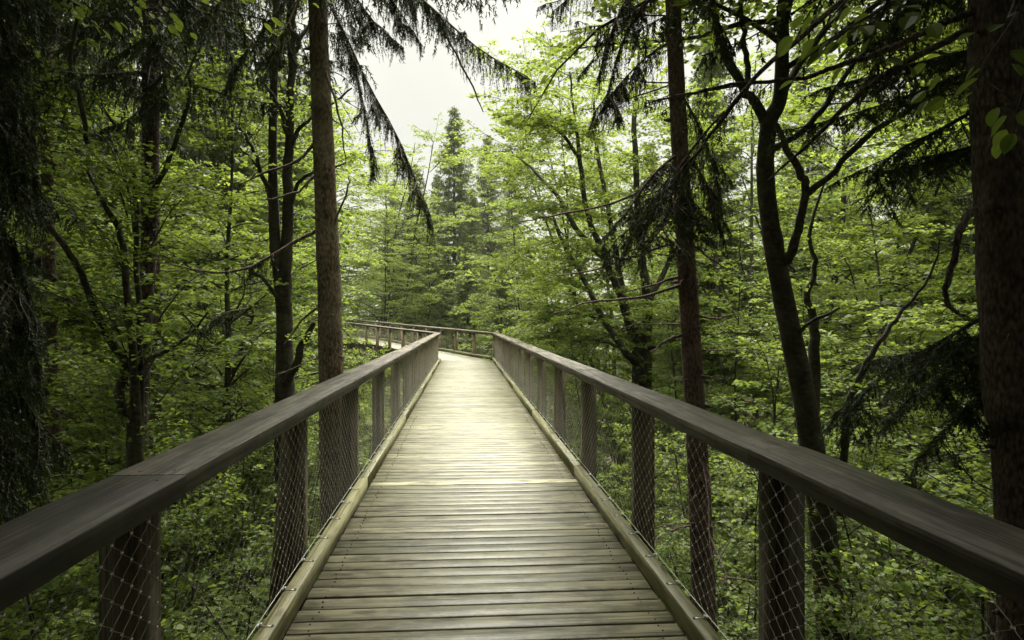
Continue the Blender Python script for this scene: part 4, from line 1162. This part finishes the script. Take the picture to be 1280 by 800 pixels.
overhang('beech hanging large translucent leaves into the top right corner', (3.6, .4),
         [[P(1180, -60, 3.2), P(1110, 5, 3.0), P(1050, 40, 2.9)], [P(1160, -90, 3.0), P(1120, -20, 2.9), P(1080, 70, 2.8)], [P(1300, -40, 2.9), P(1270, 20, 2.8), P(1225, 85, 2.7)], [P(1320, 60, 2.9), P(1290, 90, 2.8), P(1272, 140, 2.8)], [P(1140, -120, 3.2), P(1090, -40, 3.1), P(1045, 15, 3.0)]], 5, .10, 18, .25)
overhang('beech hanging dark leaves over the top left of the view', (-3.4, .8),
         [[P(60, -90, 4.2), P(140, -30, 4.2), P(215, 25, 4.2)], [P(100, -120, 4.6), P(230, -50, 4.6), P(330, 0, 4.6)], [P(0, -80, 4.0), P(60, -30, 4.0), P(120, 15, 4.0)], [P(120, -140, 5), P(300, -60, 5), P(420, -15, 5)]], 6, .075, 26, .40)

# ------------------------------------------------------------------ the forest around, tree by tree
BE, SP, YB = 'beech_tree', 'spruce_tree', 'beech_sapling'
def tall(label, px, d, top, v=0, k=1.0, group=None): return grow(BE, TALL[v], 17, label, 'tree', px, d, top, group, k)
def young(label, px, d, top, v=0, k=1.0, group=None): return grow(YB, YOUNG[v], 8.5, label, 'young tree', px, d, top, group, k)
def bush(label, px, d, top, v=0, k=1.0, group=None): return grow(YB, BUSH[v], 5, label, 'young tree', px, d, top, group, k)
def sprf(label, px, d, top, v=0, k=1.0, group=None): return grow(SP, SPR_FAR[v], 25, label, 'tree', px, d, top, group, k)

# middle distance
grow(BE, HIGHB, 17, 'airy beech rising behind the bright fan shaped beech at right of the sky gap', 'tree', 745, 31, 75, None, .75)
bush('low bright beech sapling filling the angle between the two legs of the boardwalk', 458, 23.5, 431, 0, .45)
tall('beech behind the forked dark trunk, its crown reaching the top of the view', 935, 21, 20, 1)
tall('broad beech in layered leaf behind the right railing, left of the thick dark trunk', 1100, 15, 130, 2)
tall('beech deep in the wood between the forked trunk and the thick dark trunk', 1040, 29, -60, 3)
tall('beech high behind the thick dark spruce trunk at right', 1250, 19, -80, 0)
grow(BE, HIGHB, 17, 'sparse beech left of the sky gap, partly hidden by the brown spruce trunk', 'tree', 372, 33, 70, None, .8)
tall('beech behind the double stemmed beech, left of the brown spruce trunk', 285, 21, 60, 2, .9)
tall('beech at mid distance between the black spruce trunk and the double stemmed beech', 255, 15, 90, 0)
tall('shaded beech behind the crooked stems at left', 110, 17, 40, 1)
tall('shaded beech at the far left behind the curtained spruce', 5, 14, 20, 3)
tall('beech far back on the left showing sky through its top', 210, 31, -40, 2)
tall('beech leaning its crown over the bend of the boardwalk from the right', 660, 40, 170, 1, .75)
tall('leafy beech far beyond the bend, just left of the pale drooping spruce', 500, 62, 195, 0, 1.1)
tall('leafy beech far beyond the bend, under the hanging bough', 456, 56, 165, 1, 1.0)
tall('leafy beech far beyond the bend beside the brown spruce trunk', 405, 72, 110, 3, 1.1)
tall('round bright beech beyond the bend, left of the centre spruce', 470, 50, 262, 2, .8)
tall('bright beech beyond the bend just above the far railing', 545, 56, 290, 0, .8)
young('young beech in bright leaf a little left of the brown spruce trunk', 325, 18, 330, 0, .7)
young('young beech crowding the inner side of the bend at left', 450, 21.5, 428, 1, .62)
young('young beech poking its top between the two railings at the bend', 440, 19, 436, 2, .55)
young('bright young beech standing off the outer corner of the bend', 745, 28, 335, 0, .8)
young('bright young beech right behind the outer corner of the bend', 690, 35, 340, 1, 1.0)
young('bright young beech under the fan shaped beech, low beyond the right rail', 765, 23, 365, 2, .7)
young('young beech at the far end of the straight, right of the dusky spruces', 690, 40, 300, 2, 1.2)
tall('beech with bright layered leaf behind the fan shaped beech', 790, 30, 120, 2, 1.0)
# the dusky conifers in the middle, beyond the far railing
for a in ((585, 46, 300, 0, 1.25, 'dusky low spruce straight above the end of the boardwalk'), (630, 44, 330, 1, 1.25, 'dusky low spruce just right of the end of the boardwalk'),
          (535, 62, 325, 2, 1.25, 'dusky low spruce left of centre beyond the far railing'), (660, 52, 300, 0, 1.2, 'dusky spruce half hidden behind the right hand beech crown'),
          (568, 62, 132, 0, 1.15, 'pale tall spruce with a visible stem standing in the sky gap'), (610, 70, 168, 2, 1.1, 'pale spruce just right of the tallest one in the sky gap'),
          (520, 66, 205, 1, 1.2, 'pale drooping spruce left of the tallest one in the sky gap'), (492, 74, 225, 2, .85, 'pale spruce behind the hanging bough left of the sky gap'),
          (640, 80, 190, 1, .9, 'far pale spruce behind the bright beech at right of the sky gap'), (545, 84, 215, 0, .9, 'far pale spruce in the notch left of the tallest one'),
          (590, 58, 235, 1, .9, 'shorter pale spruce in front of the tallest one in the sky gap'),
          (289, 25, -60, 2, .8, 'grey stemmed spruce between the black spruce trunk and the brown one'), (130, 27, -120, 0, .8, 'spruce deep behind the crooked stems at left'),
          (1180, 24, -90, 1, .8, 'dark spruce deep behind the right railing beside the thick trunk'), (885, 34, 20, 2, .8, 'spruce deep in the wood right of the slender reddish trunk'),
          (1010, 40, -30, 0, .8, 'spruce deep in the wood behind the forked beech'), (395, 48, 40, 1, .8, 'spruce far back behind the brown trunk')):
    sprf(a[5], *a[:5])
# young growth below the rails; those close to the walk are slimmer
SPREAD = {(300, 11): .75, (335, 15): .7, (795, 12): .7, (745, 15.5): .6, (930, 10): .8, (752, 22): .65, (690, 22): .65, (450, 20): .55, (760, 18): .8}
for a in ((60, 9, 560, 0, 'young beech under the near left rail at the left edge'), (215, 8.5, 590, 2, 'young beech under the left rail beside the first post'), (140, 12, 470, 1, 'young beech behind the thin black spruce trunk'),
          (300, 11, 500, 2, 'young beech seen through the left net between the first posts'), (335, 15, 420, 0, 'young beech behind the second left post'), (20, 15, 400, 1, 'young beech in deep shade at the left edge'),
          (240, 19, 400, 1, 'young beech farther back behind the left rail'), (330, 24, 400, 2, 'young beech far behind the left rail beside the bend'),
          (795, 12, 520, 1, 'young beech seen through the right net beyond the third post'), (745, 15.5, 470, 0, 'young beech below the right rail under the fan shaped beech'), (930, 10, 540, 2, 'young beech seen through the right net behind the slender trunk'),
          (965, 14, 415, 1, 'young beech in layered leaf between the slender and the forked trunk'), (1075, 11.5, 505, 0, 'young beech behind the right rail beside the forked trunk'), (1180, 8.5, 560, 2, 'young beech under the right rail left of the thick trunk'),
          (1210, 13, 400, 0, 'young beech in layered leaf left of the thick dark trunk'), (1120, 18, 330, 2, 'young beech farther back behind the forked beech'), (890, 20, 350, 0, 'young beech behind the slender reddish trunk'),
          (752, 22, 430, 1, 'young beech at the outer side of the boardwalk just before the bend'), (1050, 8.0, 720, 1, 'young beech low under the near right rail'), (1300, 7.5, 520, 1, 'young beech under the rail at the right edge'), (860, 8.6, 700, 0, 'young beech low behind the third right post')):
    young(a[4], *a[:4], k=SPREAD.get(a[:2], 1.0))
for a in ((150, 7.5, 760, 0, 'low bushy beech sapling below the near left rail'), (280, 9, 690, 1, 'low beech sapling seen through the left net'), (340, 12, 600, 0, 'low beech sapling behind the second left post'), (40, 11, 650, 1, 'low beech sapling in shade at lower left'),
          (400, 16, 520, 0, 'low beech sapling by the foot of the brown spruce'), (450, 20, 480, 1, 'low beech sapling beside the boardwalk piles at left'), (850, 11, 640, 0, 'low beech sapling seen through the right net'), (940, 13, 560, 1, 'low beech sapling behind the slender trunk'),
          (1020, 10, 690, 0, 'low beech sapling by the foot of the forked beech'), (1130, 12, 600, 1, 'low beech sapling below the rail at right'), (1240, 10, 640, 0, 'low beech sapling below the rail at the right edge'), (760, 18, 540, 1, 'low beech sapling right of the boardwalk before the bend')):
    bush(a[4], *a[:4], k=SPREAD.get(a[:2], 1.0))

# tall spruces added outside the view; their crowns shade the near walk
for i, (x, y, lab) in enumerate(((-4.2, -.5, 'added shade spruce beside the viewer on the left'), (4.6, -1.2, 'added shade spruce beside the viewer on the right'), (-2.6, -4.5, 'added shade spruce behind the viewer on the left'), (3.0, -5.0, 'added shade spruce behind the viewer on the right'),
                                 (-7.2, 4.5, 'added shade spruce left of the curtained spruce'), (8.2, 5.0, 'added shade spruce right of the thick dark trunk'), (-10.5, 9.0, 'added shade spruce far out on the left'), (10.8, 10.0, 'added shade spruce far out on the right'),
                                 (-8.0, -2.0, 'added shade spruce out of view on the left'), (8.5, -2.5, 'added shade spruce out of view on the right'), (0.3, -8.5, 'added shade spruce behind the start of the boardwalk'))):
    tree(SP, SPR_HIGH[i % 2], lab, 'tree', x, y, 1.0)
for i, (px, d, lab) in enumerate(((184, 14, 'added shade spruce hidden behind the thin black spruce trunk'), (52, 18, 'added shade spruce behind the reddish trunk near the left edge'), (1266, 8.5, 'added shade spruce behind the thick dark trunk'))):
    x, y = at(px, d); tree(SP, SPR_HIGH[i % 2], lab, 'tree', x, y, 1.22)  # added so their high crowns darken the sides of the wood

for x, y, lab in ((-6.8, 7.6, 'added shade beech at the left, crown overhead beyond the curtained spruce'), (7.6, 6.6, 'added shade beech at the right, crown overhead beyond the thick trunk'), (5.6, 2.4, 'added shade beech beside the viewer at the right'), (-5.4, 2.6, 'added shade beech beside the viewer at the left'),
                  (-10.5, 12.0, 'added shade beech far out at the left'), (11.5, 11.0, 'added shade beech far out at the right')):
    tree(BE, HIGHS, lab, 'tree', x, y, 1.32)  # beeches added so their crowns shade the foliage at both sides
# trees that close the wood all round, farther off
rg = random.Random(4)
k = 0
for ring, (d0, d1, step) in enumerate(((24, 34, 8.5), (36, 50, 6.0), (54, 66, 5.0), (70, 84, 4.2))):
    a = -64.0
    while a < 64:
        dd = rg.uniform(d0, d1); ang = R(a + rg.uniform(-2, 2)); x, y = dd*math.sin(ang), dd*math.cos(ang)
        a += step
        px = 640 + F*math.tan(ang - YAW)
        if 410 < px < 800: continue
        # keep clear of the far leg of the walk
        rel = np.array([x - XR, y - YEND]); u = np.array([-math.sin(HEAD), math.cos(HEAD)]); nrm = np.array([math.cos(HEAD), math.sin(HEAD)])
        if -5 < rel @ nrm + 1.0 < 5 and rel @ u > -3: continue
        side = 'left' if x < 0 else 'right'
        k += 1
        if rg.random() < .6:
            tree(BE, TALL[k % 4], f'beech among the trees closing the wood on the {side}', 'tree', x, y, rg.uniform(.95, 1.25), group=f'beeches closing the wood on the {side}')
        else:
            tree(SP, SPR_FAR[k % 3], f'spruce among the trees closing the wood on the {side}', 'tree', x, y, rg.uniform(.75, 1.05), group=f'spruces closing the wood on the {side}')

a = 66.0  # unseen trees added behind the viewer to cut light from there
while a < 294:
    for d0, d1 in ((7.5, 11), (13, 19), (22, 34)):
        dd = rg.uniform(d0, d1); ang = R(a + rg.uniform(-6, 6)); x, y = dd*math.sin(ang), dd*math.cos(ang); k += 1
        if abs(x) < 2.2: x = math.copysign(3.0, x)
        if y > -2.5: continue
        if k % 3: tree(BE, TALL[k % 4], 'added shade beech behind the viewer', 'tree', x, y, rg.uniform(.95, 1.2), group='added shade beeches behind the viewer')
        else: tree(SP, SPR_LOW[k % 2], 'added shade spruce behind the viewer', 'tree', x, y, rg.uniform(1.0, 1.3), group='added shade spruces behind the viewer')
    a += 11.0

# undergrowth on the forest floor, beyond counting
def undergrowth():
    rng = np.random.default_rng(3); lv = Leaves()
    n = 2600; r = rng.uniform(3, 40, n); a = rng.uniform(-1.1, 1.1, n); x = r*np.sin(a); y = r*np.cos(a); h = rng.uniform(.15, .9, n)
    m = 42
    X = x[:, None] + rng.normal(0, .38, (n, m)); Y = y[:, None] + rng.normal(0, .38, (n, m)); Z = gz(X, Y) + h[:, None]*rng.uniform(.1, 1, (n, m))
    Pb = np.stack([X, Y, Z], -1).reshape(-1, 3); K = len(Pb)
    az = rng.uniform(0, 6.28, K); ax = np.stack([np.cos(az), np.sin(az), rng.normal(-.1, .3, K)], -1); L_ = rng.uniform(.06, .16, K)
    lv.quads(Pb, ax, UP + rng.normal(0, .3, (K, 3)), L_, L_*.6, np.clip(rng.normal(.5, .2, K), 0, 1))
    o = link('undergrowth', lv.mesh('undergrowth', M['herb'])); o['kind'] = 'stuff'; o['label'] = 'low leafy undergrowth on the forest floor'
undergrowth()
def far_wood():
    """the wood far behind that reads as one mass"""
    rng = np.random.default_rng(9); lv = Leaves()
    n = 900; a = rng.uniform(-1.2, 1.2, n); r = rng.uniform(88, 120, n); x = r*np.sin(a); y = r*np.cos(a)
    mid = np.exp(-((a + 0.0)/.13)**2); hgt = (27 + 3*np.sin(a*9) + rng.uniform(-4, 6, n))*(1 - .42*mid); m = 190
    t_ = rng.uniform(0, 1, (n, m)); rad = 3.2*np.sin(math.pi*np.clip(t_*.8+.18, 0, 1))**.7
    th = rng.uniform(0, 6.28, (n, m)); rr = rad*np.sqrt(rng.uniform(.2, 1, (n, m)))
    X = x[:, None] + rr*np.cos(th); Y = y[:, None] + rr*np.sin(th); Z = gz(x, y)[:, None] + t_*hgt[:, None]
    Pb = np.stack([X, Y, Z], -1).reshape(-1, 3); K = len(Pb); az = rng.uniform(0, 6.28, K)
    ax = np.stack([np.cos(az), np.sin(az), rng.normal(-.3, .3, K)], -1); L_ = rng.uniform(.4, .9, K)
    lv.quads(Pb, ax, UP + rng.normal(0, .4, (K, 3)), L_, L_*.6, np.clip(rng.normal(.4, .2, K), 0, 1))
    o = link('far_wood', lv.mesh('far_wood', M['hazed_needle'])); o['kind'] = 'stuff'; o['label'] = 'distant wood closing the view behind the trees'
far_wood()

# ------------------------------------------------------------------ the damp air of the wood
def haze():
    mb = MB(); mb.box(-135, 135, -60, 135, -14, 34)
    m, nt, out = newmat('damp_air')
    v = nt.nodes.new('ShaderNodeVolumePrincipled')
    v.inputs['Color'].default_value = (0.93, 0.95, 0.88, 1); v.inputs['Density'].default_value = 0.0003; v.inputs['Anisotropy'].default_value = 0.2
    nt.links.new(v.outputs[0], out.inputs['Volume'])
    o = mb.build('haze', m); o['kind'] = 'stuff'; o['label'] = 'thin pale haze in the damp air of the wood'
haze()
